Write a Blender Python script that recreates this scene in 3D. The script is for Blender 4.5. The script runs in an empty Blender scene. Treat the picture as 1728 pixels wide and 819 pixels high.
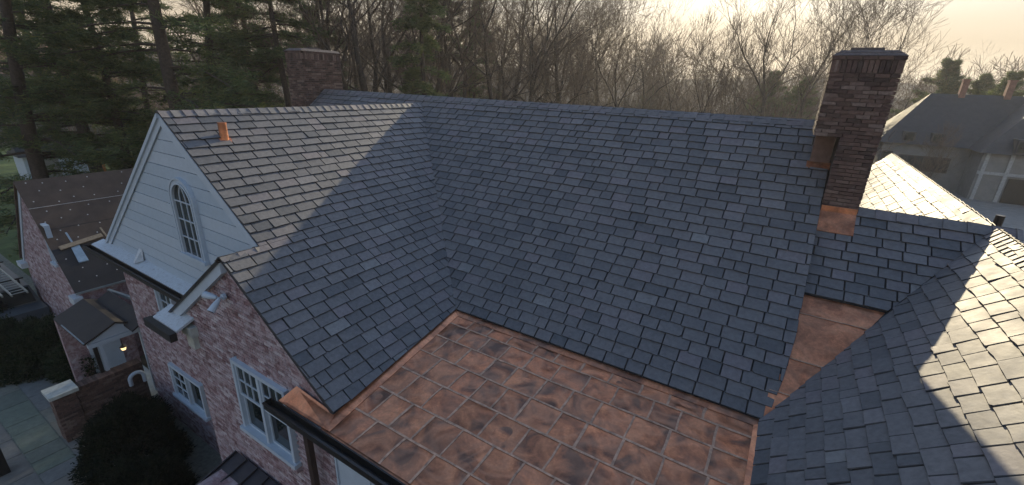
import bpy, math, random
import numpy as np
from mathutils import Vector, Matrix

# ------------------------------------------------------------------ camera, sky, sun, exposure
scene = bpy.context.scene
COL = scene.collection
R = math.radians
CAM = Vector((5.354, -6.598, 4.621))
YAW, PITCH, ROLL, FPX = R(31.324), R(-19.942), R(2.139), 750.74
FWD = Vector((-math.sin(YAW)*math.cos(PITCH), math.cos(YAW)*math.cos(PITCH), math.sin(PITCH)))
_rt = Vector((math.cos(YAW), math.sin(YAW), 0.0))
_up = _rt.cross(FWD)
RIGHT = _rt*math.cos(ROLL) + _up*math.sin(ROLL)
UP = -_rt*math.sin(ROLL) + _up*math.cos(ROLL)
cam_data = bpy.data.cameras.new('camera')
cam = bpy.data.objects.new('camera', cam_data)
COL.objects.link(cam)
cam.matrix_world = Matrix(((RIGHT.x, UP.x, -FWD.x, CAM.x), (RIGHT.y, UP.y, -FWD.y, CAM.y),
                           (RIGHT.z, UP.z, -FWD.z, CAM.z), (0, 0, 0, 1)))
cam_data.sensor_width = 36.0
cam_data.lens = 36.0*FPX/1728.0
cam_data.clip_start = 0.05
cam_data.clip_end = 3000.0
scene.camera = cam

SUN_DIR = Vector((-0.135, 1.0, 0.335)).normalized()      # towards the sun
SUN_EL = math.asin(SUN_DIR.z)
SUN_AZ = math.atan2(SUN_DIR.x, SUN_DIR.y)
world = bpy.data.worlds.new('World')
scene.world = world
world.use_nodes = True
wn, wl = world.node_tree.nodes, world.node_tree.links
wn.clear()
wout = wn.new('ShaderNodeOutputWorld')
wbg = wn.new('ShaderNodeBackground')
sky = wn.new('ShaderNodeTexSky')
sky.sky_type = 'NISHITA'
sky.sun_disc = False
sky.sun_elevation = SUN_EL
sky.sun_rotation = SUN_AZ
sky.air_density = 1.0
sky.dust_density = 0.6
sky.ozone_density = 2.0
wtc = wn.new('ShaderNodeTexCoord')
wmap = wn.new('ShaderNodeMapping')
wmap.inputs['Scale'].default_value = (1.2, 1.2, 7.0)
wnoise = wn.new('ShaderNodeTexNoise')
wnoise.inputs['Scale'].default_value = 2.2
wnoise.inputs['Detail'].default_value = 6.0
wramp = wn.new('ShaderNodeValToRGB')
wramp.color_ramp.elements[0].position = 0.38
wramp.color_ramp.elements[0].color = (0.97, 0.97, 0.97, 1)
wramp.color_ramp.elements[1].position = 0.72
wramp.color_ramp.elements[1].color = (1.0, 1.0, 1.0, 1)
wmix = wn.new('ShaderNodeMix')
wmix.data_type = 'RGBA'
wl.new(wtc.outputs['Generated'], wmap.inputs['Vector'])
wl.new(wmap.outputs['Vector'], wnoise.inputs['Vector'])
wl.new(wnoise.outputs['Fac'], wramp.inputs['Fac'])
wsep = wn.new('ShaderNodeSeparateXYZ')
wl.new(wtc.outputs['Generated'], wsep.inputs['Vector'])
wel = wn.new('ShaderNodeMapRange')                        # cloud sheet looks thicker towards the horizon, all round
wel.inputs['From Min'].default_value = 0.08
wel.inputs['From Max'].default_value = 0.55
wel.inputs['To Min'].default_value = 1.0
wel.inputs['To Max'].default_value = 0.03
wl.new(wsep.outputs['Z'], wel.inputs['Value'])
wmul = wn.new('ShaderNodeMath')
wmul.operation = 'MULTIPLY'
wl.new(wramp.outputs['Color'], wmul.inputs[0])
wl.new(wel.outputs['Result'], wmul.inputs[1])
wl.new(wmul.outputs[0], wmix.inputs['Factor'])
wl.new(sky.outputs['Color'], wmix.inputs['A'])
wmix.inputs['B'].default_value = (2.9, 2.3, 1.6, 1)      # thin high cloud
wl.new(wmix.outputs['Result'], wbg.inputs['Color'])
wbg.inputs['Strength'].default_value = 0.14
wl.new(wbg.outputs['Background'], wout.inputs['Surface'])

sun_data = bpy.data.lights.new('sun', 'SUN')
sun_data.energy = 3.7
sun_data.angle = R(0.53)
sun_data.color = (1.0, 0.83, 0.55)
sun = bpy.data.objects.new('sun', sun_data)
COL.objects.link(sun)
sun.rotation_euler = SUN_DIR.to_track_quat('Z', 'Y').to_euler()

scene.view_settings.view_transform = 'Standard'
scene.view_settings.look = 'None'
scene.view_settings.exposure = 0.95
scene.view_settings.gamma = 1.0
scene.cycles.use_denoising = True
scene.cycles.max_bounces = 6
scene.cycles.diffuse_bounces = 3
scene.cycles.glossy_bounces = 3
scene.cycles.transparent_max_bounces = 6

# ------------------------------------------------------------------ pixel helpers
def ray(u, v):
    return FWD + RIGHT*((u-864.0)/FPX) - UP*((v-410.0)/FPX)
def hit(u, v, n, c):
    d = ray(u, v); n = Vector(n)
    return CAM + d*((c - n.dot(CAM))/n.dot(d))
def at_z(u, v, z): return hit(u, v, (0, 0, 1), z)
def at_y(u, v, y): return hit(u, v, (0, 1, 0), y)
def at_x(u, v, x): return hit(u, v, (1, 0, 0), x)
GROUND = -5.4
def at_dist(u, dist, v=120):
    d = ray(u, v); d.z = 0; d.normalize()
    return Vector((CAM.x+d.x*dist, CAM.y+d.y*dist, GROUND))
def to_px(p):
    d = Vector(p)-CAM; z = max(d.dot(FWD), 0.05)
    return 864+FPX*d.dot(RIGHT)/z, 410-FPX*d.dot(UP)/z, z

# ------------------------------------------------------------------ materials
def new_mat(name):
    m = bpy.data.materials.new(name); m.use_nodes = True
    nt = m.node_tree
    return m, nt.nodes, nt.links, nt.nodes['Principled BSDF']
def ramp_node(N, stops):
    r = N.new('ShaderNodeValToRGB')
    el = r.color_ramp.elements
    while len(el) < len(stops): el.new(0.5)
    for e, (p, c) in zip(el, stops):
        e.position = p; e.color = (*c, 1)
    return r
def noise_node(N, L, vec, scale, detail=4, rough=0.6, dist=0.0):
    n = N.new('ShaderNodeTexNoise')
    n.inputs['Scale'].default_value = scale
    n.inputs['Detail'].default_value = detail
    n.inputs['Roughness'].default_value = rough
    n.inputs['Distortion'].default_value = dist
    L.new(vec, n.inputs['Vector'])
    return n
def mix_node(N, L, fac, a, b, blend='MIX'):
    m = N.new('ShaderNodeMix'); m.data_type = 'RGBA'; m.blend_type = blend
    if isinstance(fac, (int, float)): m.inputs['Factor'].default_value = fac
    else: L.new(fac, m.inputs['Factor'])
    for k, x in (('A', a), ('B', b)):
        if isinstance(x, tuple): m.inputs[k].default_value = (*x, 1)
        else: L.new(x, m.inputs[k])
    return m.outputs['Result']
def world_pos(N):
    return N.new('ShaderNodeNewGeometry').outputs['Position']
def bump(N, L, P, height, strength=0.3, dist=0.01):
    b = N.new('ShaderNodeBump')
    b.inputs['Strength'].default_value = strength
    b.inputs['Distance'].default_value = dist
    L.new(height, b.inputs['Height'])
    L.new(b.outputs['Normal'], P.inputs['Normal'])
def piece_mat(name, stops, rough=0.6, metallic=0.0, grain=25.0, grain_amt=0.35, bmp=0.25, bdist=0.004, blotch=None, spec=0.5, rough_var=0.0):
    """a colour per piece (attribute rnd through a ramp), grain and blotches over it"""
    m, N, L, P = new_mat(name)
    a = N.new('ShaderNodeAttribute'); a.attribute_name = 'rnd'
    r = ramp_node(N, stops); L.new(a.outputs['Fac'], r.inputs['Fac'])
    pos = world_pos(N)
    n1 = noise_node(N, L, pos, grain, 6, 0.65)
    g = ramp_node(N, [(0.25, (1-grain_amt,)*3), (0.75, (1+grain_amt,)*3)])
    L.new(n1.outputs['Fac'], g.inputs['Fac'])
    col = mix_node(N, L, 1.0, r.outputs['Color'], g.outputs['Color'], 'MULTIPLY')
    if blotch:
        c, sc, lo, hi, amt = blotch
        n2 = noise_node(N, L, pos, sc, 5, 0.6, 0.6)
        k = ramp_node(N, [(lo, (0, 0, 0)), (hi, (amt,)*3)]); L.new(n2.outputs['Fac'], k.inputs['Fac'])
        col = mix_node(N, L, k.outputs['Color'], col, c)
    L.new(col, P.inputs['Base Color'])
    P.inputs['Roughness'].default_value = rough
    if rough_var:
        mr = N.new('ShaderNodeMapRange')
        mr.inputs['To Min'].default_value = rough-rough_var; mr.inputs['To Max'].default_value = rough+rough_var
        n3 = noise_node(N, L, pos, 3.0, 3); L.new(n3.outputs['Fac'], mr.inputs['Value']); L.new(mr.outputs['Result'], P.inputs['Roughness'])
    P.inputs['Metallic'].default_value = metallic
    P.inputs['Specular IOR Level'].default_value = spec
    bump(N, L, P, n1.outputs['Fac'], bmp, bdist)
    return m
def plain(name, c, rough=0.6, metallic=0.0, var=0.25, scale=6.0, bmp=0.1, spec=0.5):
    m, N, L, P = new_mat(name)
    pos = world_pos(N)
    n = noise_node(N, L, pos, scale, 6, 0.65)
    r = ramp_node(N, [(0.3, tuple(x*(1-var) for x in c)), (0.7, tuple(min(1, x*(1+var)) for x in c))])
    L.new(n.outputs['Fac'], r.inputs['Fac']); L.new(r.outputs['Color'], P.inputs['Base Color'])
    P.inputs['Roughness'].default_value = rough; P.inputs['Metallic'].default_value = metallic
    P.inputs['Specular IOR Level'].default_value = spec
    bump(N, L, P, n.outputs['Fac'], bmp, 0.01)
    return m

M = {}
M['slate'] = piece_mat('slate', [(0.0, (0.022, 0.023, 0.026)), (0.06, (0.080, 0.085, 0.092)), (0.35, (0.118, 0.118, 0.122)), (0.60, (0.140, 0.138, 0.140)), (0.74, (0.154, 0.140, 0.148)), (0.88, (0.168, 0.170, 0.170)), (1.0, (0.23, 0.23, 0.225))],  # darkest stop is for slate edges, where joint shadow is painted in
                       rough=0.6, grain=14.0, grain_amt=0.28, bmp=0.5, bdist=0.006, blotch=((0.22, 0.22, 0.22), 3.5, 0.6, 0.85, 0.32), rough_var=0.13, spec=0.42)
M['felt'] = plain('roof_deck', (0.03, 0.03, 0.033), 0.9)
def copper_mat(name, light, mid, dark, metallic=0.75, rough=0.42):
    m, N, L, P = new_mat(name)
    a = N.new('ShaderNodeAttribute'); a.attribute_name = 'rnd'
    pos = world_pos(N)
    off = N.new('ShaderNodeVectorMath'); off.operation = 'ADD'
    mul = N.new('ShaderNodeMath'); mul.operation = 'MULTIPLY'; mul.inputs[1].default_value = 37.0
    L.new(a.outputs['Fac'], mul.inputs[0])
    cmb = N.new('ShaderNodeCombineXYZ'); L.new(mul.outputs[0], cmb.inputs['X']); L.new(mul.outputs[0], cmb.inputs['Y'])
    L.new(pos, off.inputs[0]); L.new(cmb.outputs[0], off.inputs[1])
    n1 = noise_node(N, L, off.outputs[0], 2.4, 5, 0.55, 0.9)
    r1 = ramp_node(N, [(0.36, dark), (0.51, mid), (0.66, light)]); L.new(n1.outputs['Fac'], r1.inputs['Fac'])
    n2 = noise_node(N, L, pos, 22.0, 6, 0.7)
    g = ramp_node(N, [(0.3, (0.72, 0.72, 0.72)), (0.7, (1.2, 1.2, 1.2))]); L.new(n2.outputs['Fac'], g.inputs['Fac'])
    col = mix_node(N, L, 1.0, r1.outputs['Color'], g.outputs['Color'], 'MULTIPLY')
    pv = ramp_node(N, [(0.0, (0.80, 0.80, 0.80)), (0.5, (0.98, 0.97, 0.96)), (1.0, (1.12, 1.04, 1.0))]); L.new(a.outputs['Fac'], pv.inputs['Fac'])
    col = mix_node(N, L, 1.0, col, pv.outputs['Color'], 'MULTIPLY')
    n4 = noise_node(N, L, off.outputs[0], 1.3, 2, 0.4, 1.6)
    k4 = ramp_node(N, [(0.40, (0, 0, 0)), (0.51, (0.26, 0.26, 0.26)), (0.66, (0, 0, 0))]); L.new(n4.outputs['Fac'], k4.inputs['Fac'])
    col = mix_node(N, L, k4.outputs['Color'], col, (0.66, 0.34, 0.20))
    L.new(col, P.inputs['Base Color'])
    P.inputs['Metallic'].default_value = metallic
    mr = N.new('ShaderNodeMapRange'); mr.inputs['To Min'].default_value = rough-0.12; mr.inputs['To Max'].default_value = rough+0.14
    L.new(n1.outputs['Fac'], mr.inputs['Value']); L.new(mr.outputs['Result'], P.inputs['Roughness'])
    bump(N, L, P, n2.outputs['Fac'], 0.12, 0.004)
    return m
M['copper'] = copper_mat('aged_copper', (0.64, 0.26, 0.125), (0.40, 0.158, 0.08), (0.135, 0.073, 0.05), 0.6, 0.34)
M['copper_new'] = copper_mat('fresh_copper', (0.86, 0.36, 0.18), (0.62, 0.24, 0.12), (0.32, 0.13, 0.07), 0.65, 0.32)
M['solder'] = plain('solder', (0.45, 0.275, 0.18), 0.55, 0.2, 0.5, 10)
M['bronze'] = plain('dark_bronze', (0.018, 0.016, 0.016), 0.42, 0.1, 0.3, 8)
M['bronze_brown'] = plain('brown_downspout', (0.05, 0.03, 0.022), 0.45, 0.2, 0.3, 8)
M['saddle'] = plain('brown_copper', (0.16, 0.10, 0.085), 0.55, 0.3, 0.3, 6)
M['white'] = plain('white_paint', (0.42, 0.50, 0.57), 0.55, 0, 0.07, 5, 0.05)
M['white_flake'] = piece_mat('flaking_white', [(0, (0.42, 0.48, 0.52)), (1, (0.5, 0.56, 0.6))], rough=0.6, grain=20, grain_amt=0.15, blotch=((0.22, 0.22, 0.22), 14.0, 0.56, 0.70, 0.6))
M['siding'] = piece_mat('siding', [(0, (0.36, 0.45, 0.53)), (1, (0.42, 0.50, 0.57))], rough=0.55, grain=9, grain_amt=0.07, bmp=0.05)
M['brick_wash'] = piece_mat('washed_brick', [(0, (0.135, 0.072, 0.078)), (0.3, (0.21, 0.125, 0.132)), (0.6, (0.27, 0.175, 0.185)), (0.82, (0.345, 0.262, 0.275)), (1, (0.47, 0.42, 0.44))],
                            rough=0.85, grain=26, grain_amt=0.5, bmp=0.8, bdist=0.01, blotch=((0.48, 0.43, 0.45), 6.0, 0.42, 0.72, 0.85))
M['brick'] = piece_mat('red_brick', [(0, (0.050, 0.032, 0.028)), (0.4, (0.092, 0.056, 0.047)), (0.75, (0.125, 0.077, 0.062)), (1, (0.18, 0.13, 0.11))],
                       rough=0.85, grain=24, grain_amt=0.4, bmp=0.6, bdist=0.008, blotch=((0.20, 0.17, 0.16), 6.0, 0.55, 0.8, 0.45))
M['mortar'] = plain('mortar', (0.30, 0.27, 0.26), 0.95, 0, 0.35, 18, 0.4)
M['mortar_dark'] = plain('old_mortar', (0.12, 0.10, 0.095), 0.95, 0, 0.35, 18, 0.4)
def glass_mat():
    m, N, L, P = new_mat('window_glass')
    n = noise_node(N, L, world_pos(N), 1.6, 3)
    r = ramp_node(N, [(0.35, (0.008, 0.012, 0.014)), (0.7, (0.035, 0.05, 0.05))]); L.new(n.outputs['Fac'], r.inputs['Fac'])
    L.new(r.outputs['Color'], P.inputs['Base Color'])
    P.inputs['Roughness'].default_value = 0.06
    return m
M['glass'] = glass_mat()
M['stone'] = piece_mat('bluestone', [(0, (0.105, 0.125, 0.10)), (0.4, (0.14, 0.17, 0.13)), (0.7, (0.17, 0.155, 0.13)), (1, (0.135, 0.15, 0.15))], rough=0.8, grain=7, grain_amt=0.25, bmp=0.3,
                       blotch=((0.20, 0.22, 0.20), 1.6, 0.5, 0.8, 0.4))
M['joint'] = plain('patio_joint', (0.17, 0.18, 0.15), 0.95, 0, 0.35, 12)
M['capstone'] = plain('limestone_cap', (0.42, 0.45, 0.42), 0.8, 0, 0.2, 7, 0.2)
M['felt_brown'] = piece_mat('brown_underlayment', [(0, (0.080, 0.054, 0.038)), (1, (0.10, 0.068, 0.048))], rough=0.8, grain=3, grain_amt=0.3, bmp=0.1)
M['felt_black'] = piece_mat('black_underlayment', [(0, (0.022, 0.02, 0.02)), (1, (0.03, 0.027, 0.026))], rough=0.75, grain=3, grain_amt=0.3, bmp=0.1)
M['cap_nail'] = plain('cap_nail', (0.55, 0.52, 0.48), 0.5)
M['timber'] = plain('raw_timber', (0.34, 0.26, 0.17), 0.75, 0, 0.3, 15)
M['aluminium'] = plain('aluminium', (0.42, 0.45, 0.42), 0.4, 0.6, 0.15, 10)
M['galv'] = plain('galvanised_sheet', (0.35, 0.42, 0.45), 0.4, 0.6, 0.2, 8)
M['metal_roof'] = plain('dark_metal_roof', (0.035, 0.032, 0.037), 0.5, 0.2, 0.25, 5)
M['bark'] = plain('pine_bark', (0.055, 0.042, 0.033), 0.9, 0, 0.45, 9, 0.8)
M['bark_grey'] = plain('grey_bark', (0.055, 0.044, 0.035), 0.9, 0, 0.4, 9, 0.6)
M['twig'] = plain('twig', (0.125, 0.088, 0.062), 0.9, 0, 0.35, 2)
def leaf_mat(name, stops):
    m, N, L, P = new_mat(name)
    a = N.new('ShaderNodeAttribute'); a.attribute_name = 'rnd'
    r = ramp_node(N, stops); L.new(a.outputs['Fac'], r.inputs['Fac'])
    n = noise_node(N, L, world_pos(N), 0.7, 3)
    g = ramp_node(N, [(0.3, (0.65, 0.65, 0.65)), (0.7, (1.35, 1.35, 1.35))]); L.new(n.outputs['Fac'], g.inputs['Fac'])
    col = mix_node(N, L, 1.0, r.outputs['Color'], g.outputs['Color'], 'MULTIPLY')
    L.new(col, P.inputs['Base Color'])
    P.inputs['Roughness'].default_value = 0.65
    P.inputs['Specular IOR Level'].default_value = 0.2
    t = N.new('ShaderNodeBsdfTranslucent'); L.new(col, t.inputs['Color'])
    mx = N.new('ShaderNodeMixShader'); mx.inputs[0].default_value = 0.42
    out = [x for x in N if x.type == 'OUTPUT_MATERIAL'][0]
    L.new(P.outputs[0], mx.inputs[1]); L.new(t.outputs[0], mx.inputs[2]); L.new(mx.outputs[0], out.inputs['Surface'])
    return m
M['needles'] = leaf_mat('pine_needles', [(0, (0.055, 0.085, 0.045)), (0.5, (0.10, 0.14, 0.058)), (0.85, (0.16, 0.18, 0.065)), (1, (0.22, 0.21, 0.07))])
M['yew'] = leaf_mat('yew_leaves', [(0, (0.006, 0.010, 0.007)), (0.6, (0.010, 0.018, 0.010)), (1, (0.02, 0.03, 0.016))])
M['shrub'] = leaf_mat('shrub_leaves', [(0, (0.012, 0.024, 0.014)), (0.6, (0.024, 0.044, 0.022)), (1, (0.045, 0.065, 0.030))])
M['brush'] = plain('dry_brush', (0.13, 0.105, 0.08), 0.95, 0, 0.4, 1.2)
def ground_mat():
    m, N, L, P = new_mat('leaf_litter')
    pos = world_pos(N)
    n = noise_node(N, L, pos, 0.16, 6, 0.6)
    r = ramp_node(N, [(0.3, (0.075, 0.058, 0.04)), (0.5, (0.10, 0.078, 0.05)), (0.7, (0.06, 0.075, 0.03))]); L.new(n.outputs['Fac'], r.inputs['Fac'])
    n2 = noise_node(N, L, pos, 7, 6, 0.7)
    g = ramp_node(N, [(0.3, (0.6, 0.6, 0.6)), (0.7, (1.4, 1.4, 1.4))]); L.new(n2.outputs['Fac'], g.inputs['Fac'])
    L.new(mix_node(N, L, 1.0, r.outputs['Color'], g.outputs['Color'], 'MULTIPLY'), P.inputs['Base Color'])
    P.inputs['Roughness'].default_value = 0.95
    bump(N, L, P, n2.outputs['Fac'], 0.6, 0.05)
    return m
M['ground'] = ground_mat()
M['lawn'] = plain('lawn_grass', (0.075, 0.115, 0.03), 0.9, 0, 0.35, 1.3, 0.4)
M['drive'] = plain('driveway_paving', (0.22, 0.21, 0.19), 0.9, 0, 0.2, 1.5)
M['far_roof'] = plain('far_slate', (0.042, 0.047, 0.053), 0.7, 0, 0.25, 2.0)
M['far_wall'] = plain('far_stucco', (0.21, 0.21, 0.195), 0.85, 0, 0.15, 1.5)
M['far_trim'] = plain('far_trim', (0.36, 0.37, 0.36), 0.8)
M['far_timber'] = plain('far_timber', (0.06, 0.05, 0.045), 0.8)
M['far_brick'] = plain('far_brick', (0.24, 0.12, 0.085), 0.85, 0, 0.3, 4)
M['tan_roof'] = plain('tan_roof', (0.27, 0.17, 0.12), 0.85, 0, 0.25, 2)
M['red_paint'] = plain('red_paint', (0.35, 0.03, 0.02), 0.5)
M['black'] = plain('black_metal', (0.012, 0.012, 0.012), 0.45)
M['orange'] = plain('orange_wood', (0.42, 0.16, 0.05), 0.7)
M['van'] = plain('grey_van_paint', (0.10, 0.12, 0.135), 0.35, 0.2, 0.1, 3)
M['rubber'] = plain('rubber', (0.015, 0.015, 0.015), 0.85)
def lamp_mat():
    m, N, L, P = new_mat('lit_lantern')
    n = noise_node(N, L, world_pos(N), 20, 2)
    r = ramp_node(N, [(0.3, (1.0, 0.62, 0.22)), (0.7, (1.0, 0.72, 0.34))]); L.new(n.outputs['Fac'], r.inputs['Fac'])
    L.new(r.outputs['Color'], P.inputs['Emission Color'])
    P.inputs['Emission Strength'].default_value = 0.9
    return m
M['lamp'] = lamp_mat()

# ------------------------------------------------------------------ mesh helpers
def tag(o, label=None, cat=None, group=None, kind=None):
    if label: o['label'] = label
    if cat: o['category'] = cat
    if group: o['group'] = group
    if kind: o['kind'] = kind
    return o
def empty(name, loc=(0, 0, 0), label=None, cat=None, group=None):
    o = bpy.data.objects.new(name, None); COL.objects.link(o)
    o.location = loc
    o.empty_display_size = 0.2
    return tag(o, label, cat, group)
def link(name, me, parent=None):
    o = bpy.data.objects.new(name, me); COL.objects.link(o)
    if parent is not None:
        o.parent = parent
        w = Matrix.Identity(4)
        q = parent
        while q is not None:
            w = Matrix.LocRotScale(q.location, q.rotation_euler, q.scale) @ w if False else w
            q = q.parent
        o.matrix_parent_inverse = world_of(parent).inverted()
    return o
def world_of(o):
    m = o.matrix_basis.copy()
    while o.parent is not None:
        m = o.parent.matrix_basis @ o.matrix_parent_inverse @ m if False else (o.parent.matrix_basis @ (o.matrix_parent_inverse @ m))
        o = o.parent
    return m
class MB:
    def __init__(s): s.v = []; s.f = []; s.c = []
    def poly(s, pts, c=0.5):
        k = len(s.v); s.v += [tuple(p) for p in pts]; s.f.append(tuple(range(k, k+len(pts)))); s.c.append(c)
    def solid(s, bot, top, c=0.5, side=None):
        """closed prism between two outlines with the same vertex count"""
        k = len(s.v); n = len(bot)
        s.v += [tuple(p) for p in bot] + [tuple(p) for p in top]
        s.f.append(tuple(range(k+n-1, k-1, -1))); s.f.append(tuple(range(k+n, k+2*n)))
        for i in range(n):
            j = (i+1) % n
            s.f.append((k+i, k+j, k+n+j, k+n+i))
        s.c += [c]*2 + [c if side is None else side]*n
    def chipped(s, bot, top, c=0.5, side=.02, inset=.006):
        """slab with bevelled dressed edges, coloured near-black to paint the shadow lines between slates: outline, mid outline, inset top"""
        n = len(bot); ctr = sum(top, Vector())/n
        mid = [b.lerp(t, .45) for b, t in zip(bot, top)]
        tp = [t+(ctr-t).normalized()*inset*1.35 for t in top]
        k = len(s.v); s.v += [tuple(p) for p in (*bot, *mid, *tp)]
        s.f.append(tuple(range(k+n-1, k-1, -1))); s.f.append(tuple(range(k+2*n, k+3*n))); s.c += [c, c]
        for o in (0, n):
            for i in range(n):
                j = (i+1) % n; s.f.append((k+o+i, k+o+j, k+o+n+j, k+o+n+i)); s.c.append(side)  # edge faces take the dark tone: contact shadow put into the colour
    def extr(s, pts, d, c=0.5):
        d = Vector(d); s.solid([Vector(p) for p in pts], [Vector(p)+d for p in pts], c)
    def box(s, x0, x1, y0, y1, z0, z1, c=0.5):
        s.solid([(x0, y0, z0), (x1, y0, z0), (x1, y1, z0), (x0, y1, z0)], [(x0, y0, z1), (x1, y0, z1), (x1, y1, z1), (x0, y1, z1)], c)
    def bar(s, p, q, w, h, up=(0, 0, 1), c=0.5):
        p, q = Vector(p), Vector(q); d = (q-p).normalized(); u = Vector(up)
        r = d.cross(u).normalized(); u = r.cross(d)
        o = [-r*w/2-u*h/2, r*w/2-u*h/2, r*w/2+u*h/2, -r*w/2+u*h/2]
        s.solid([p+x for x in o], [q+x for x in o], c)
    def tube(s, p, q, r0, r1, n=10, c=0.5):
        p, q = Vector(p), Vector(q); d = (q-p).normalized()
        a = d.orthogonal().normalized(); b = d.cross(a)
        cs = [(math.cos(2*math.pi*i/n), math.sin(2*math.pi*i/n)) for i in range(n)]
        s.solid([p+(a*x+b*y)*r0 for x, y in cs], [q+(a*x+b*y)*r1 for x, y in cs], c)
    def mesh(s, name, mat, smooth=False):
        me = bpy.data.meshes.new(name)
        me.from_pydata(s.v, [], s.f)
        at = me.attributes.new('rnd', 'FLOAT', 'FACE')
        at.data.foreach_set('value', s.c)
        me.materials.append(mat)
        if smooth: me.polygons.foreach_set('use_smooth', [True]*len(s.f))
        me.update()
        return me
    def build(s, name, mat, parent=None, smooth=False):
        me = s.mesh(name, mat, smooth)
        import bmesh
        bm = bmesh.new(); bm.from_mesh(me)
        bmesh.ops.recalc_face_normals(bm, faces=bm.faces)
        bm.to_mesh(me); bm.free()
        return link(name, me, parent)
def raw_mesh(name, V, F, mat, rnd=None, n=3, smooth=False):
    """fast mesh from numpy arrays: V (k,3), F (m,n)"""
    me = bpy.data.meshes.new(name)
    V = np.ascontiguousarray(V, dtype=np.float32); F = np.ascontiguousarray(F, dtype=np.int32)
    me.vertices.add(len(V)); me.vertices.foreach_set('co', V.ravel())
    me.loops.add(F.size); me.loops.foreach_set('vertex_index', F.ravel())
    me.polygons.add(len(F)); me.polygons.foreach_set('loop_start', np.arange(0, F.size, n, dtype=np.int32))
    if smooth: me.polygons.foreach_set('use_smooth', np.ones(len(F), dtype=bool))
    me.update(calc_edges=True)
    at = me.attributes.new('rnd', 'FLOAT', 'FACE')
    at.data.foreach_set('value', np.ascontiguousarray(rnd if rnd is not None else np.full(len(F), .5), dtype=np.float32))
    me.materials.append(mat)
    return me
def clip_half(poly, a, b, c):
    """keep a*x+b*y<=c"""
    out = []
    for i in range(len(poly)):
        p, q = poly[i], poly[(i+1) % len(poly)]
        dp, dq = a*p[0]+b*p[1]-c, a*q[0]+b*q[1]-c
        if dp <= 0: out.append(p)
        if (dp < 0 < dq) or (dq < 0 < dp):
            t = dp/(dp-dq); out.append((p[0]+(q[0]-p[0])*t, p[1]+(q[1]-p[1])*t))
    return out
def clip_convex(poly, region):
    """region counter-clockwise"""
    for i in range(len(region)):
        (x0, y0), (x1, y1) = region[i], region[(i+1) % len(region)]
        a, b = (y1-y0), -(x1-x0)
        poly = clip_half(poly, a, b, a*x0+b*y0)
        if len(poly) < 3: return []
    return poly
def area(poly):
    return 0.5*sum(poly[i][0]*poly[(i+1) % len(poly)][1]-poly[(i+1) % len(poly)][0]*poly[i][1] for i in range(len(poly)))

# ================================================================== GROUND AND PAVING
g = MB(); g.poly([(-700, -400, GROUND), (700, -400, GROUND), (700, 900, GROUND), (-700, 900, GROUND)])
tag(g.build('ground', M['ground']), kind='structure')
rg = random.Random(2); hv = []; hf = []
for j, (dd_, zz_) in enumerate(((225, 0), (260, 9), (300, 16), (420, 18))):
    for i in range(61):
        q = at_dist(-900+i*60, dd_); hv.append((q.x, q.y, GROUND-.5+zz_*(1+.12*math.sin(i*.7)+.08*rg.random()) if j else GROUND-.5))
for j in range(3):
    for i in range(60): hf.append((j*61+i, j*61+i+1, (j+1)*61+i+1, (j+1)*61+i))
g = MB(); g.v = hv; g.f = hf; g.c = [.5]*len(hf)
tag(g.build('hills', M['brush']), kind='structure')
g = MB(); g.poly([(-95, -10, GROUND+.01), (-26, -6, GROUND+.01), (-24, 30, GROUND+.01), (-95, 40, GROUND+.01)])
tag(g.build('lawn', M['lawn']), kind='structure')
g = MB(); g.poly([(14.5, 20, GROUND+.012), (60, 20, GROUND+.012), (60, 66, GROUND+.012), (17, 66, GROUND+.012)])
tag(g.build('driveway', M['drive']), kind='structure')
g = MB(); g.poly([(-40, -16, GROUND+.014), (-4, -16, GROUND+.014), (-4, -2.0, GROUND+.014), (-40, -2.0, GROUND+.014)])
patio = tag(g.build('patio', M['joint']), kind='structure')
rng = random.Random(5)
y = -9.4
while y < -4.0:
    h = rng.choice((0.45, 0.6, 0.75)); x = -21.0 + rng.random()*0.6
    while x < -6.3:
        w = rng.choice((0.6, 0.75, 0.9, 1.1))
        if y+h > -3.2: break
        m = MB()
        j = lambda: rng.uniform(-.006, .006)
        p = [(x+.012+j(), y+.012+j(), GROUND+.012), (x+w-.012+j(), y+.012+j(), GROUND+.012), (x+w-.012+j(), y+h-.012+j(), GROUND+.012), (x+.012+j(), y+h-.012+j(), GROUND+.012)]
        m.extr(p, (0, 0, .012+rng.uniform(0, .004)), rng.random())
        m.build('flagstone', M['stone'], patio)
        x += w
    y += h

# ================================================================== THE HOUSE
house = empty('brick_house', (-2.0, 1.0, GROUND), 'large brick house with slate roofs, copper flat roof and white gable', 'house')
TM, TL, TR = 0.816, 0.744, 0.99
RM_Y, RM_Z = 4.960, 4.960*0.816
LRX, LRZ = -5.124, 5.124*0.744
L1Y, L2Y = -2.615, -3.292
A2X = -2.278; A2Z = 2.278*0.744
REX, RRX = 5.81, 8.463; RRZ = (8.463-5.81)*0.99
CRY = 3.515; CEY = 1.97
MVX, MLX = 6.03, -10.4
FS = 0.072; FZ = -0.055            # flat roof fall and drop below the slates
def flat_z(y): return FZ + FS*y

def thin_plate(pts, d=-0.05, mat='felt', name='roof_deck', parent=None, kind=None):
    m = MB(); a, b, c = Vector(pts[0]), Vector(pts[1]), Vector(pts[2])
    n = (b-a).cross(c-a).normalized()
    if n.z < 0: n = -n
    m.extr(pts, n*d)
    return m.build(name, M[mat], parent)
def mz(y): return TM*y
def lz(x): return -TL*x
def r_z(x): return TR*(x-REX)
def cz(y): return RRZ - TM*(CRY-y)
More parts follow.
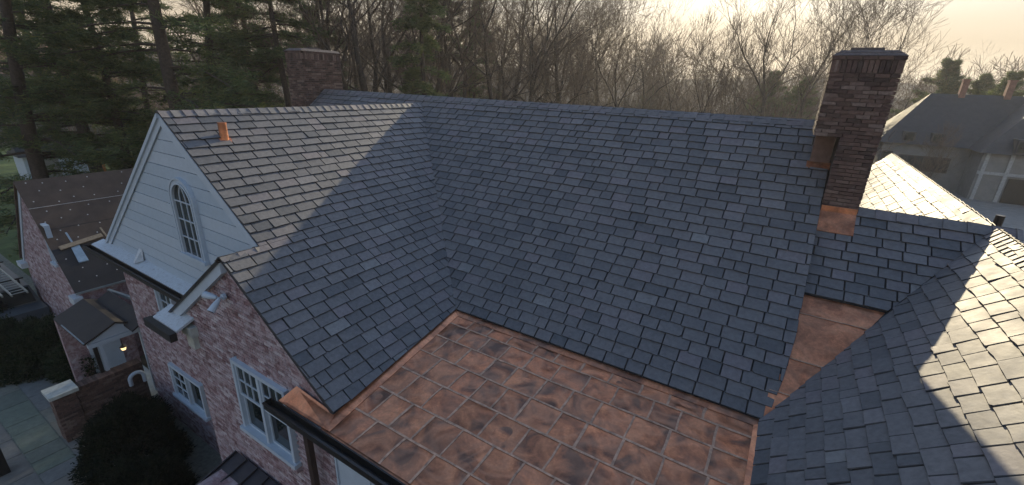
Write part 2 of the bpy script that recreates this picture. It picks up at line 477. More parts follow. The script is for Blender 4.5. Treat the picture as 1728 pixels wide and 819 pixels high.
# decks (the parts that carry the slates)
dm = MB()
e = -.004
dm.extr([(0, 0.02, mz(.02)+e), (5.78, .02, mz(.02)+e), (5.93, .30, mz(.30)+e), (5.96, .7, mz(.7)+e), (MVX-.01, 1.0, mz(1.0)+e), (MVX-.01, RM_Y, RM_Z+e), (LRX, RM_Y, RM_Z+e), (LRX, LRZ/TM, LRZ+e)], (0, .03, -.05))
dm.extr([(LRX, LRZ/TM, LRZ+e), (LRX, RM_Y, RM_Z+e), (MLX, RM_Y, RM_Z+e), (MLX, 0.1, mz(.1)+e), (2*LRX, 0, e)], (0, .03, -.05))
dm.extr([(MLX, RM_Y, RM_Z+e), (MVX-.01, RM_Y, RM_Z+e), (MVX-.01, RM_Y*2, e), (MLX, RM_Y*2, e)], (0, 0, -.05))
main_roof = dm.build('main_roof', M['felt'], house)
dl = MB()
dl.extr([(-.01, 0, lz(-.01)+e), (LRX, LRZ/TM, LRZ+e), (LRX, L1Y-.04, LRZ+e), (A2X, L1Y-.04, A2Z+e), (A2X, L2Y-.03, A2Z+e), (.30, L2Y-.03, lz(.30)+e)], (-.03, 0, -.05))
dl.extr([(LRX, LRZ/TM, LRZ+e), (2*LRX, 0, e), (2*LRX, L1Y-.04, e), (LRX, L1Y-.04, LRZ+e)], (.03, 0, -.05))
dl.extr([(A2X, L1Y, A2Z+e), (A2X, L2Y-.03, A2Z+e), (-4.55, L2Y-.03, A2Z-(-A2X*0+ (4.55+A2X))*TL+e), (-4.55, L1Y, A2Z-(4.55+A2X)*TL+e)], (.03, 0, -.05))
wing_roof = dl.build('wing_roof', M['felt'], house)
dr = MB()
dr.extr([(REX+.01, -7.5, r_z(REX+.01)+e), (RRX, -7.5, RRZ+e), (RRX, 14.4, RRZ+e), (REX+.01, 14.4, r_z(REX+.01)+e)], (.03, 0, -.05))
dr.extr([(RRX, -7.5, RRZ+e), (RRX+2.65, -7.5, e), (RRX+2.65, 14.4, e), (RRX, 14.4, RRZ+e)], (-.03, 0, -.05))
side_roof = dr.build('side_wing_roof', M['felt'], house)
dc = MB()
vx = lambda y: RRX-(CRY-y)*TM/TR
dc.extr([(MVX+.0, CEY, cz(CEY)+e), (vx(CEY), CEY, cz(CEY)+e), (RRX, CRY, RRZ+e), (MVX+.0, CRY, RRZ+e)], (0, .03, -.05))
dc.extr([(MVX+.0, CRY, RRZ+e), (RRX, CRY, RRZ+e), (vx(CEY), 2*CRY-CEY, cz(CEY)+e), (MVX+.0, 2*CRY-CEY, cz(CEY)+e)], (0, -.03, -.05))
link_roof = dc.build('link_roof', M['felt'], house)

# ---- slates
SLATES = []          # (screen area, roof, outline verts bottom/top, rnd)
def slates(roof, O, a, s, regions, e, seed, q_end, wr=(0.30, 0.46), first=0.0, rough=1.0):
    rg = random.Random(seed)
    O, a, s = Vector(O), Vector(a).normalized(), Vector(s).normalized()
    n = a.cross(s).normalized()
    if n.z < 0: n = -n
    pmin = min(p[0] for r in regions for p in r); pmax = max(p[0] for r in regions for p in r)
    q = first; row = 0
    while q < q_end:
        p = pmin - rg.uniform(0.05, 0.35)
        ln = e*1.14
        while p < pmax:
            w = rg.uniform(*wr)
            if rg.random() < .07: w *= .62
            gap = rg.uniform(.004, .008)
            j = lambda k=.004: rg.uniform(-k, k)*rough
            d = rg.uniform(-.006, .006)*rough
            q0 = q+d
            skew = rg.uniform(-.004, .004)*rough
            out = [(p+gap, q0+skew+j()), (p+gap+w*.3, q0+skew*.4+j(.003)), (p+gap+w*.66, q0-skew*.4+j(.003)), (p+w-gap, q0-skew+j()), (p+w-gap+j(.003), q+ln), (p+gap+j(.003), q+ln)]
            if rg.random() < .10*rough:
                k = rg.uniform(.012, .035)
                if rg.random() < .5: out[0:1] = [(out[0][0], out[0][1]+k), (out[0][0]+k*1.2, out[0][1])]
                else: out[3:4] = [(out[3][0]-k*1.2, out[3][1]), (out[3][0], out[3][1]+k)]
            th = rg.uniform(.011, .018); lift = th+.009+rg.uniform(0, .006)*rough
            tw = rg.uniform(-.012, .012)*rough
            rnd = min(.9, max(.07, rg.gauss(.46, .18)))
            for reg in regions:
                c = clip_convex(out, reg)
                if len(c) < 3 or abs(area(c)) < .003: continue
                bot, top = [], []
                for (x, yy) in c:
                    hgt = lift*(1-(yy-q)/ln) + tw*(x-p-w/2)
                    b = O + a*x + s*yy + n*hgt
                    bot.append(b); top.append(b+n*th)
                px = [to_px(t) for t in top]
                vis = all(-60 < u < 1790 and -60 < v < 880 and z > .3 for u, v, z in px)
                ctr = sum(top, Vector())/len(top)
                sa = abs(area([(u, v) for u, v, z in px])) if vis and n.dot(CAM-ctr) > 0 else 0
                SLATES.append((sa, roof, bot, top, rnd))
            p += w
        q += e; row += 1
CM, SM = math.cos(math.atan(TM)), math.sin(math.atan(TM))
s_main = Vector((0, CM, SM)); CL, SL = math.cos(math.atan(TL)), math.sin(math.atan(TL)); s_left = Vector((-CL, 0, SL))
CR, SR = math.cos(math.atan(TR)), math.sin(math.atan(TR)); s_right = Vector((CR, 0, SR))
top_m = RM_Y/CM
regA = [(.0, 0), (5.81, 0), (5.955, .30), (5.985, .72), (MVX+.01, 1.1), (MVX, top_m), (LRX, top_m), (LRX, LRZ/TM/CM)]
regB = [(LRX, LRZ/TM/CM), (LRX, top_m), (MLX, top_m), (MLX, 0.0), (2*LRX, 0)]
slates(main_roof, (0, 0, 0), (1, 0, 0), s_main, [regA, regB], .219, 11, top_m-.05, first=-.01)
# left wing, slope facing the flat roof: p runs along -y, q up the slope
top_l = -LRX/CL
qa = -A2X/CL
regL1 = [(0, 0), (-L2Y+.04, -.32/CL), (-L2Y+.04, qa), (-LRZ/TM, qa) if False else (-qa*CL*TL/TM, qa)]
regL2 = [(-qa*CL*TL/TM, qa), (-L1Y+.05, qa), (-L1Y+.05, top_l), (-LRZ/TM, top_l)]
slates(wing_roof, (0, 0, 0), (0, -1, 0), s_left, [regL1, regL2], .219, 23, top_l-.05, first=-.36)
# far left slope of the wing and short slope of its brick gable
slates(wing_roof, (2*LRX, 0, 0), (0, -1, 0), (CL, 0, SL), [[(0, 0), (-L1Y+.05, 0), (-L1Y+.05, top_l), (-LRZ/TM, top_l)]], .219, 24, top_l-.05)
slates(wing_roof, (A2X*2-.0, 0, 0), (0, -1, 0), (CL, 0, SL), [[(-L1Y+.0, 0), (-L2Y+.04, 0), (-L2Y+.04, qa), (-L1Y+.0, qa)]], .219, 25, qa-.05)
# side wing
top_r = (RRX-REX)/CR
v0 = (vx(CEY)-REX)/CR
regR1 = [(-7.4, 0), (-.08, 0), (1.90, v0+.03), (CRY, top_r), (-7.4, top_r)]
regR2 = [(CRY, top_r), (2*CRY-CEY, v0), (2*CRY-CEY+1.0, 0), (14.35, 0), (14.35, top_r)]
slates(side_roof, (REX, 0, 0), (0, 1, 0), s_right, [regR1, regR2], .226, 37, top_r-.05, wr=(.26, .40), first=.0, rough=1.7)
# link roof
ql = (CRY-CEY)/CM
slates(link_roof, (0, CEY, cz(CEY)), (1, 0, 0), s_main, [[(MVX+.01, 0), (vx(CEY), 0), (RRX, ql), (MVX+.01, ql)]], .20, 41, ql-.04, wr=(.30, .44))
SLATES.sort(key=lambda t: -t[0])
N_SINGLE = 300
for sa, roof, bot, top, rnd in SLATES[:N_SINGLE]:
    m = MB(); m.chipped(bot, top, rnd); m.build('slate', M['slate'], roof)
rest = {}
for sa, roof, bot, top, rnd in SLATES[N_SINGLE:]:
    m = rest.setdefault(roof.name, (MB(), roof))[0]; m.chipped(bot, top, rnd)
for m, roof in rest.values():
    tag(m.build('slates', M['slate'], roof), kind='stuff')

# ---- ridge slates
def ridge(roof, P0, P1, dA, dB, seed, width=.19, step=.215):
    rg = random.Random(seed)
    P0, P1 = Vector(P0), Vector(P1); d = (P1-P0); Ln = d.length; d.normalize()
    k = 0; t = 0.0
    while t < Ln-.02:
        w = step*rg.uniform(.92, 1.08)
        t1 = min(t+w*1.12, Ln)
        m = MB()
        for sd in (Vector(dA).normalized(), Vector(dB).normalized()):
            n = d.cross(sd).normalized()
            if n.z < 0: n = -n
            th = .011
            lo, hi = .034+rg.uniform(-.003, .004), .018+rg.uniform(-.003, .003)
            wd = width*rg.uniform(.95, 1.05)
            a, b = P0+d*(t+.002), P0+d*t1
            bot = [a+n*lo, a+sd*wd+n*lo, b+sd*wd+n*hi, b+n*hi]
            m.solid(bot, [x+n*th for x in bot], rg.random()*.5+.35, .02)  # near-black sides paint the shadow line at each lap
        m.build('ridge_slate', M['slate'], roof)
        t += w
ridge(wing_roof, (LRX, L1Y-.06, LRZ+.002), (LRX, LRZ/TM-.15, LRZ+.002), (1, 0, -TL), (-1, 0, -TL), 3)
ridge(main_roof, (MVX+.0, RM_Y, RM_Z+.002), (MLX, RM_Y, RM_Z+.002), (0, -1, -TM), (0, 1, -TM), 4, .2, .30)
ridge(side_roof, (RRX, -4.2, RRZ+.002), (RRX, CRY-.05, RRZ+.002), (-1, 0, -TR), (1, 0, -TR), 5, .21, .16)
ridge(side_roof, (RRX, 14.35, RRZ+.002), (RRX, CRY+.05, RRZ+.002), (-1, 0, -TR), (1, 0, -TR), 6, .21, .30)
ridge(link_roof, (MVX+.55, CRY, RRZ+.012), (RRX+.3, CRY, RRZ+.012), (0, -1, -TM), (0, 1, -TM), 7, .2, .30)
ridge(wing_roof, (A2X, L2Y-.05, A2Z-.01), (A2X, L1Y-.02, A2Z-.01), (1, 0, -TL), (-1, 0, -TL), 8, .1, .3)

# ---- copper flat roof: rows of soldered pans
fl = MB()
fl.extr([(-.05, .06, flat_z(.06)-.012), (5.95, .06, flat_z(.06)-.012), (5.95, -3.56, flat_z(-3.56)-.012), (-.05+.35, -3.56, flat_z(-3.56)-.012)], (0, 0, -.06))
flat = fl.build('copper_flat_roof', M['copper'], house)
rg = random.Random(77)
def copper_pan(x0, x1, y0, y1, parent, seed, xl=None, zf=flat_z, mat='copper', amp=.022):
    rr = random.Random(seed)
    nx, ny = 9, 9
    m = MB(); rv = rr.random()
    cxs = [(rr.uniform(.15, .85), rr.uniform(.15, .85), rr.uniform(-amp, amp), rr.uniform(.15, .4)) for _ in range(4)]
    tx, ty = rr.uniform(-.004, .004), rr.uniform(-.004, .004)
    P = []
    for j in range(ny):
        v = j/(ny-1); yy = y0+(y1-y0)*v
        a0 = xl(yy) if xl else x0
        for i in range(nx):
            u = i/(nx-1); xx = a0+(x1-a0)*u
            edge = min(1.0, 6*min(u, 1-u, v, 1-v))
            h = .004+edge*(.004+sum(k*math.exp(-((u-a)**2+(v-b)**2)/(2*w*w)) for a, b, k, w in cxs)*.8 + tx*(u-.5)+ty*(v-.5))
            P.append((xx, yy, zf(yy)+h))
    m.v = P
    for j in range(ny-1):
        for i in range(nx-1):
            k = j*nx+i; m.f.append((k, k+1, k+nx+1, k+nx)); m.c.append(rv)
    return m.build('copper_panel', M[mat], parent, smooth=True)
rows = [-.13, -.40, -.86, -1.38, -1.92, -2.47, -3.02, -3.54]
lx = lambda yy: -.0968*yy + .14
seam = MB
def seam_bar(p, q, w=.030, h=.007):
    m = MB(); m.bar(p, q, w, h); return m.build('solder_seam', M['solder'], flat)
for r in range(len(rows)-1):
    ya, yb = rows[r], rows[r+1]
    x = lx((ya+yb)/2)+rg.uniform(.05, .5)
    xs = [None]
    while x < 5.5:
        if x - (lx((ya+yb)/2) if xs[-1] is None else xs[-1]) > .22: xs.append(x)
        x += rg.uniform(.42, .60)
    xs.append(5.74)
    for i in range(len(xs)-1):
        a, b = xs[i], xs[i+1]
        copper_pan((a if a is not None else 0)+.006, b-.006, yb+.006, ya-.006, flat, r*100+i, xl=(lx if a is None else None))
        if b < 5.7:
            mid = Vector((b+rg.uniform(-.012, .012), (ya+yb)/2, flat_z((ya+yb)/2)+.008))
            m = MB(); wq = rg.uniform(.026, .044)
            m.bar((b+rg.uniform(-.006, .006), ya-.004, flat_z(ya)+.008), mid, wq, .007); m.bar(mid, (b+rg.uniform(-.006, .006), yb+.004, flat_z(yb)+.008), wq*.95, .0068)
            m.build('solder_seam', M['solder'], flat)
    if r:
        m = MB(); pts_ = [(lx(ya)+(5.76-lx(ya))*k/9, ya+(rg.uniform(-.010, .010) if 0 < k < 9 else 0)) for k in range(10)]
        for (xa, ya_), (xb, yb_) in zip(pts_, pts_[1:]): m.bar((xa, ya_, flat_z(ya_)+.009), (xb+.004, yb_, flat_z(yb_)+.009), rg.uniform(.030, .044), .007)
        m.build('solder_seam', M['solder'], flat)
# flashings along the two slopes and the side wing
def strip(name, pts, d, mat, parent=house, c=.5):
    m = MB(); m.extr(pts, d, c); return m.build(name, M[mat], parent)
strip('eave_flashing', [(lx(-.1)-.02, -.13, flat_z(-.13)+.006), (5.76, -.13, flat_z(-.13)+.006), (5.80, -.005, flat_z(0)+.035), (-.02, -.005, flat_z(0)+.035)], (0, 0, .006), 'copper')
strip('eave_flashing', [(lx(-.13), -.13, flat_z(-.13)+.007), (lx(-3.54), -3.54, flat_z(-3.54)+.007), (.30, -3.50, flat_z(-3.5)+.04), (-.02, -.01, flat_z(0)+.04)], (0, 0, .006), 'copper_new')
strip('eave_flashing', [(5.73, -.13, flat_z(-.13)+.008), (5.73, -3.54, flat_z(-3.54)+.008), (5.82, -3.54, flat_z(-3.54)+.03), (5.82, -.05, flat_z(-.05)+.03)], (0, 0, .006), 'copper_new')
# solid edge below the bottom slates
strip('eave_board', [(-.02, .004, -.10), (5.80, .004, -.10), (5.80, .004, -.006), (-.02, .004, -.006)], (0, .02, 0), 'felt')
# copper corner apron left of the wing eave
strip('copper_apron', [(-.62, L2Y-.01, -.13), (.30, L2Y-.01, -.235), (.44, -3.54, -.29), (-.78, -3.54, -.33)], (0, 0, -.02), 'copper_new')
# box gutter and downspout
gm = MB()
gx0, gx1 = -.92, 6.3
gm.bar((gx0, -3.575, -.385), (gx1, -3.575, -.385), .02, .13)
gm.bar((gx0, -3.70, -.385), (gx1, -3.70, -.385), .02, .13)
gm.bar((gx0, -3.637, -.446), (gx1, -3.637, -.446), .14, .012)
gm.bar((gx0, -3.715, -.325), (gx1, -3.715, -.325), .03, .02)
gm.box(gx0-.012, gx0, -3.71, -3.565, -.45, -.32)
gutter = gm.build('gutter', M['bronze'], house)
gm = MB(); gm.bar((-.32, -3.655, -.48), (-.32, -3.42, -.85), .10, .08); gm.bar((-.32, -3.42, -.83), (-.32, -3.36, GROUND), .11, .09, up=(0, 1, 0))
gm.build('downspout', M['bronze_brown'], house)
# wall under the flat roof
wm = MB(); wm.box(.12, 5.7, L2Y+.03, 0, GROUND, -.40); wm.build('porch_wall', M['white'], house)
wm = MB()
for k in range(7):
    wm.box(.12+k*.8, .16+k*.8, L2Y+.005, L2Y+.03, GROUND, -.42)
wm.build('wall_batten', M['white'], house)
bm_ = MB(); bm_.box(1.05, 1.08, L2Y-.04, L2Y+.03, -.95, -.82); bm_.box(1.03, 1.10, L2Y-.07, L2Y-.03, -.90, -.86); bm_.build('wall_hook', M['black'], house)
strip('soffit', [(-.6, L2Y, -.42), (5.7, L2Y, -.42), (5.7, -3.58, -.42), (-.6, -3.58, -.42)], (0, 0, .03), 'white')

# ---- copper pan between main roof, link roof and side wing
def pan_z(y): return .05 + .765*y - .058*y*y
def pan_x(y): return REX + pan_z(y)/TR
pan_rows = [(1.985, 1.62), (1.62, .86), (.86, .36), (.36, -.03)]
pm = MB(); pm.extr([(5.83, -.03, pan_z(-.03)-.03), (pan_x(-.03)+.02, -.03, pan_z(-.03)-.03), (pan_x(1.985)-.05, 1.985, pan_z(1.985)-.06), (5.83, 1.985, pan_z(1.985)-.06)], (0, 0, -.04))
pan = pm.build('copper_valley', M['copper_new'], house)
for k, (yb, ya) in enumerate(pan_rows):
    m = MB(); n = 6; rv = .2+.2*k
    left = 5.97 if k < 2 else (5.90 if k < 3 else 5.83)
    for j in range(n):
        yy = ya+.004+(yb-ya-.008)*j/(n-1)
        for i in range(n):
            xx = left+(pan_x(yy)+.035-left)*i/(n-1)
            m.v.append((xx, yy, pan_z(yy)+.004+.006*math.sin(3.1*xx+k)*math.sin(4*yy+1.3*k)))
    for j in range(n-1):
        for i in range(n-1):
            q = j*n+i; m.f.append((q, q+1, q+n+1, q+n)); m.c.append(rv)
    m.build('copper_panel', M['copper_new'], pan, smooth=True)
    if k:
        m = MB(); m.bar((left, yb, pan_z(yb)+.008), (pan_x(yb), yb, pan_z(yb)+.008), .035, .008); m.build('solder_seam', M['solder'], pan)
strip('link_eave_board', [(MVX+.0, CEY+.01, cz(CEY)-.09), (vx(CEY), CEY+.01, cz(CEY)-.09), (vx(CEY), CEY+.01, cz(CEY)-.005), (MVX, CEY+.01, cz(CEY)-.005)], (0, .02, 0), 'felt')
# verge board closing the right end of the main roof
strip('verge_board', [(MVX-.02, .3, mz(.3)-.02), (MVX-.02, RM_Y, RM_Z-.02), (MVX-.02, RM_Y, RM_Z-.5), (MVX-.02, .3, mz(.3)-.35)], (-.03, 0, 0), 'felt')

# ---- walls (core) and brick facing
def wall(name, pts, d, mat, parent=house):
    m = MB(); m.extr(pts, d); return m.build(name, M[mat], parent)
def brick_face(name, O, a, region, holes, mat, parent, n, seed, bl=.195, bh=.064, depth=.03, kind='stuff', jog=.006):
    """running bond of real bricks laid on a plane: a along, z up, n outward"""
    rg = random.Random(seed); O, a, n = Vector(O), Vector(a), Vector(n)
    m = MB()
    z0 = min(p[1] for p in region); z1 = max(p[1] for p in region)
    x0 = min(p[0] for p in region); x1 = max(p[0] for p in region)
    row = 0; z = z0
    while z < z1:
        x = x0-(.5*bl if row % 2 else 0)
        while x < x1:
            q = [(x, z), (x+bl-.009, z), (x+bl-.009, z+bh-.009), (x, z+bh-.009)]
            x += bl
            if any(h[0] < q[1][0] and q[0][0] < h[1] and h[2] < q[2][1] and q[0][1] < h[3] for h in holes):
                # trim to the hole's sides
                if any(h[0] < (q[0][0]+q[1][0])/2 < h[1] and h[2] < (q[0][1]+q[2][1])/2 < h[3] for h in holes): continue
                for h in holes:
                    if h[2] < q[2][1] and q[0][1] < h[3]:
                        if q[0][0] < h[0] < q[1][0]: q = [(min(p[0], h[0]), p[1]) for p in q]
                        elif q[0][0] < h[1] < q[1][0]: q = [(max(p[0], h[1]), p[1]) for p in q]
            c = clip_convex(q, region)
            if len(c) < 3 or abs(area(c)) < .0008: continue
            o = rg.uniform(0, jog); t = rg.uniform(-.004, .004)
            pts = [O+a*p[0]+Vector((0, 0, p[1]+rg.uniform(-.003, .003))) for p in c]
            m.solid(pts, [p+n*(depth+o+t*(k % 2)) for k, p in enumerate(pts)], rg.random())
        z += bh; row += 1
    o = m.build(name, M[mat], parent)
    if kind: tag(o, kind=kind)
    return o
BW = (-2.66, -.98, -1.98, -.40)           # twin window
SWN = (-8.10, -6.32, -4.12, -3.08)        # small window
UWN = (-7.68, -6.75, -1.38, -.20)         # window under the ledge
# brick gable front (L2)
core = [(-4.32, L2Y+.10, GROUND), (.12, L2Y+.10, GROUND), (.12, L2Y+.10, -.25), (A2X, L2Y+.10, A2Z-.08), (-4.32, L2Y+.10, A2Z-.08-(4.32+A2X)*TL)]
front_wall = wall('front_wall', core, (0, .25, 0), 'mortar', house)
brick_face('bricks', (0, L2Y+.065, 0), (1, 0, 0), [(-4.32, GROUND), (.12, GROUND), (.12, -.24), (A2X, A2Z-.06), (-4.32, A2Z-.06-(4.32+A2X)*TL)], [BW], 'brick_wash', front_wall, (0, -1, 0), 51)
wall('mortar_bed', [(x, L2Y+.068, z) for x, z in ((-4.315, GROUND), (BW[0], GROUND), (BW[0], .28), (-4.315, .03))], (0, .03, 0), 'mortar', front_wall)
wall('mortar_bed', [(x, L2Y+.068, z) for x, z in ((BW[1], GROUND), (.115, GROUND), (.115, -.27), (BW[1], .58))], (0, .03, 0), 'mortar', front_wall)
wall('mortar_bed', [(x, L2Y+.0685, z) for x, z in ((BW[0], BW[3]), (BW[1], BW[3]), (BW[1], .6), (A2X, A2Z-.1), (BW[0], 1.25))], (0, .03, 0), 'mortar', front_wall)
wall('mortar_bed', [(x, L2Y+.0685, z) for x, z in ((BW[0], GROUND), (BW[1], GROUND), (BW[1], BW[2]), (BW[0], BW[2]))], (0, .03, 0), 'mortar', front_wall)
wall('side_wall', [(-4.30, L2Y+.10, GROUND), (-4.30, L1Y+.3, GROUND), (-4.30, L1Y+.3, .05), (-4.30, L2Y+.10, .05)], (.2, 0, 0), 'mortar', house)
brick_face('bricks', (-4.30, 0, 0), (0, 1, 0), [(L2Y+.04, GROUND), (L1Y, GROUND), (L1Y, .05), (L2Y+.04, .05)], [], 'brick_wash', front_wall, (-1, 0, 0), 54)
# wing wall below the white gable (L1)
rear = wall('wing_wall', [(-9.80, L1Y+.10, GROUND), (-4.2, L1Y+.10, GROUND), (-4.2, L1Y+.10, .0), (-9.80, L1Y+.10, .0)], (0, .25, 0), 'mortar', house)
brick_face('bricks', (0, L1Y+.065, 0), (1, 0, 0), [(-9.82, GROUND), (-4.25, GROUND), (-4.25, -.12), (-9.82, -.12)], [SWN, UWN], 'brick_wash', rear, (0, -1, 0), 52)
def bed_around(y, x0, x1, z0, z1, holes, parent):
    xs = sorted({x0, x1, *[h[0] for h in holes], *[h[1] for h in holes]})
    for i in range(len(xs)-1):
        zs = [z0]
        for h in sorted(holes, key=lambda h: h[2]):
            if h[0] < (xs[i]+xs[i+1])/2 < h[1]: zs += [h[2], h[3]]
        zs.append(z1)
        for k in range(0, len(zs), 2):
            wall('mortar_bed', [(xs[i], y, zs[k]), (xs[i+1], y, zs[k]), (xs[i+1], y, zs[k+1]), (xs[i], y, zs[k+1])], (0, .03, 0), 'mortar', parent)
bed_around(L1Y+.068, -9.79, -4.28, GROUND, -.10, [SWN, UWN], rear)
wall('end_wall', [(-9.80, L1Y+.12, GROUND), (-9.80, 4, GROUND), (-9.80, 4, .1), (-9.80, L1Y+.12, .1)], (.25, 0, 0), 'brick_wash', house)
# remaining body of the house
wall('body_wall', [(-10.2, 0, GROUND), (5.9, 0, GROUND), (5.9, 0, -.12), (-10.2, 0, -.12)], (0, 9.8, 0), 'brick_wash', house)
gb = MB()
for xx in (MLX+.03, MVX-.12):
    gb.extr([(xx, .2, -.2), (xx, 9.7, -.2), (xx, 9.7, .1), (xx, RM_Y, RM_Z-.06), (xx, .2, .1)], (.06, 0, 0))
gb.build('end_gable', M['brick_wash'], house)
wall('side_wing_wall', [(6.0, -7.3, GROUND), (10.9, -7.3, GROUND), (10.9, -7.3, -.1), (RRX, -7.3, RRZ-.1), (6.0, -7.3, .1)], (0, 21.5, 0), 'brick_wash', house)

# ---- white gable: boards
GYF = L1Y
gable = wall('white_gable', [(-10.1, GYF+.03, .02), (-2.4, GYF+.03, .02), (-2.4, GYF+.03, lz(-2.4)-.06), (LRX, GYF+.03, LRZ-.06), (-10.1, GYF+.03, TL*(.148)-.06)], (0, .2, 0), 'white', house)
z = .02; k = 0; rg = random.Random(9)
tri = [(-10.12, .02), (-1.95, .02), (-1.95, lz(-1.95)-.05), (LRX, LRZ-.05)]
while z < LRZ-.1:
    c = clip_convex([(-10.3, z), (-1.9, z), (-1.9, z+.259), (-10.3, z+.259)], tri)
    if len(c) >= 3:
        m = MB()
        zl = min(p[1] for p in c)
        fr = [(p[0], GYF-.020+rg.uniform(-.002, .002), p[1]) for p in c]
        m.solid([(p[0], GYF+.029, p[1]) for p in c], fr, rg.random())
        m.build('siding_board', M['siding'], gable)
    z += .272
rk = MB()
nl = Vector((-TL, 0, 1)).normalized()
for sx, x_end in ((-1, 2*LRX+.1), (1, -2.33)):
    ze = LRZ-abs(x_end-LRX)*TL
    rk.extr([(LRX, GYF-.035, LRZ-.03), (x_end, GYF-.035, ze-.03), (x_end, GYF-.035, ze-.03-.22), (LRX, GYF-.035, LRZ-.25)], (0, -.02 if sx < 0 else -.017, 0))
rk.build('rake_board', M['white'], gable)
rk = MB()
rk.extr([(LRX, GYF-.055, LRZ-.012), (2*LRX-.05, GYF-.055, -.05), (2*LRX-.05, GYF-.055, -.14), (LRX, GYF-.055, LRZ-.10)], (0, -.035, 0))
rk.build('rake_moulding', M['white'], gable)
# pent ledge with gutter at the foot of the gable
strip('gable_ledge', [(-10.45, GYF-.02, .07), (-4.35, GYF-.02, .07), (-4.35, GYF-.30, -.01), (-10.45, GYF-.30, -.01)], (0, 0, -.04), 'white_flake', house)
gg = MB()
gg.bar((-10.5, GYF-.31, -.09), (-4.5, GYF-.31, -.09), .02, .13); gg.bar((-10.5, GYF-.43, -.09), (-4.5, GYF-.43, -.09), .02, .13)
gg.bar((-10.5, GYF-.37, -.15), (-4.5, GYF-.37, -.15), .13, .012); gg.bar((-10.5, GYF-.44, -.03), (-4.5, GYF-.44, -.03), .03, .02)
gg.box(-10.51, -10.5, GYF-.44, GYF-.30, -.155, -.03)
gg.build('gutter', M['bronze'], house)
strip('gable_soffit', [(-10.3, GYF-.02, -.1), (-4.4, GYF-.02, -.1), (-4.4, GYF-.29, -.1), (-10.3, GYF-.29, -.1)], (0, 0, .03), 'white')
m = MB(); m.solid([(-7.98, GYF-.06, .07), (-7.78, GYF-.06, .07), (-7.84, GYF-.24, .05), (-7.92, GYF-.24, .05)], [(-7.98, GYF-.03, .36), (-7.78, GYF-.03, .36), (-7.85, GYF-.06, .30), (-7.91, GYF-.06, .30)])
m.build('splash_flashing', M['white_flake'], house)

# ---- brick gable's left rake, return and short gutter
rk = MB()
rk.extr([(A2X, L2Y-.06, A2Z-.02), (-4.78, L2Y-.06, A2Z-.02-(4.78+A2X)*.70), (-4.78, L2Y-.06, A2Z-.28-(4.78+A2X)*.70), (A2X, L2Y-.06, A2Z-.27)], (0, .12, 0))
rk.build('rake_board', M['white'], house)
rk = MB()
rk.extr([(A2X+.02, L2Y-.10, A2Z-.005), (-4.86, L2Y-.10, A2Z-.005-(4.86+A2X)*.70), (-4.86, L2Y-.10, A2Z-.06-(4.86+A2X)*.70), (A2X+.02, L2Y-.10, A2Z-.06)], (0, .2, 0))
rk.build('rake_moulding', M['bronze'], house)
rt = MB()
rt.extr([(-5.02, L2Y-.30, -.17), (-4.02, L2Y-.30, -.17), (-4.02, L2Y+.05, -.02), (-5.02, L2Y+.05, -.02)], (0, 0, -.05))
rt.build('cornice_return', M['white_flake'], house)
rt = MB(); rt.box(-5.14, -4.0, L2Y-.43, L2Y-.31, -.36, -.19); rt.box(-5.14, -5.02, L2Y-.31, L1Y-.45, -.34, -.20); rt.build('return_gutter', M['bronze'], house)
rt = MB(); rt.box(-4.36, -3.95, L2Y-.10, L2Y+.03, -.42, -.20); rt.box(-4.30, -4.02, L2Y-.06, L2Y+.03, -.72, -.42); rt.build('corbel', M['capstone'], house)

# ---- windows
def pane_window(name, x0, x1, z0, z1, yf, sashes, parent=house, frame=.075):
    """sashes: list of (x0,x1,z0,z1,cols,rows)"""
    m = MB()
    m.box(x0, x0+frame, yf-.05, yf+.08, z0, z1); m.box(x1-frame, x1, yf-.05, yf+.08, z0, z1)
    m.box(x0+frame, x1-frame, yf-.05, yf+.08, z1-frame, z1); m.box(x0-.05, x1+.05, yf-.10, yf+.085, z0-.045, z0+.04)
    w = m.build(name, M['white'], parent)
    for sx0, sx1, sz0, sz1, nc, nr, dy in sashes:
        s = MB(); t = .045
        s.box(sx0, sx0+t, yf+dy-.02, yf+dy+.03, sz0, sz1); s.box(sx1-t, sx1, yf+dy-.02, yf+dy+.03, sz0, sz1)
        s.box(sx0+t, sx1-t, yf+dy-.02, yf+dy+.03, sz0, sz0+t); s.box(sx0+t, sx1-t, yf+dy-.02, yf+dy+.03, sz1-t, sz1)
        gx0, gx1, gz0, gz1 = sx0+t, sx1-t, sz0+t, sz1-t
        for i in range(1, nc): xx = gx0+(gx1-gx0)*i/nc; s.box(xx-.011, xx+.011, yf+dy-.015, yf+dy+.02, gz0, gz1)
        for i in range(1, nr): zz = gz0+(gz1-gz0)*i/nr; s.box(gx0, gx1, yf+dy-.0145, yf+dy+.0195, zz-.011, zz+.011)
        s.build('sash', M['white'], w)
        for i in range(nc):
            for j in range(nr):
                p = MB()
                ax, bx_ = gx0+(gx1-gx0)*i/nc, gx0+(gx1-gx0)*(i+1)/nc
                az, bz = gz0+(gz1-gz0)*j/nr, gz0+(gz1-gz0)*(j+1)/nr
                p.box(ax+.001, bx_-.001, yf+dy+.004, yf+dy+.009, az+.001, bz-.001); p.build('pane', M['glass'], w)
    return w
xm = (BW[0]+BW[1])/2; zm = BW[2]+.83
tw = pane_window('twin_window', BW[0], BW[1], BW[2], BW[3], L2Y,
    [(BW[0]+.075, xm-.04, zm-.03, BW[3]-.075, 3, 2, .0), (BW[0]+.075, xm-.04, BW[2]+.04, zm+.02, 1, 1, .045),
     (xm+.04, BW[1]-.075, zm-.03, BW[3]-.075, 3, 2, .0), (xm+.04, BW[1]-.075, BW[2]+.04, zm+.02, 1, 1, .045)])
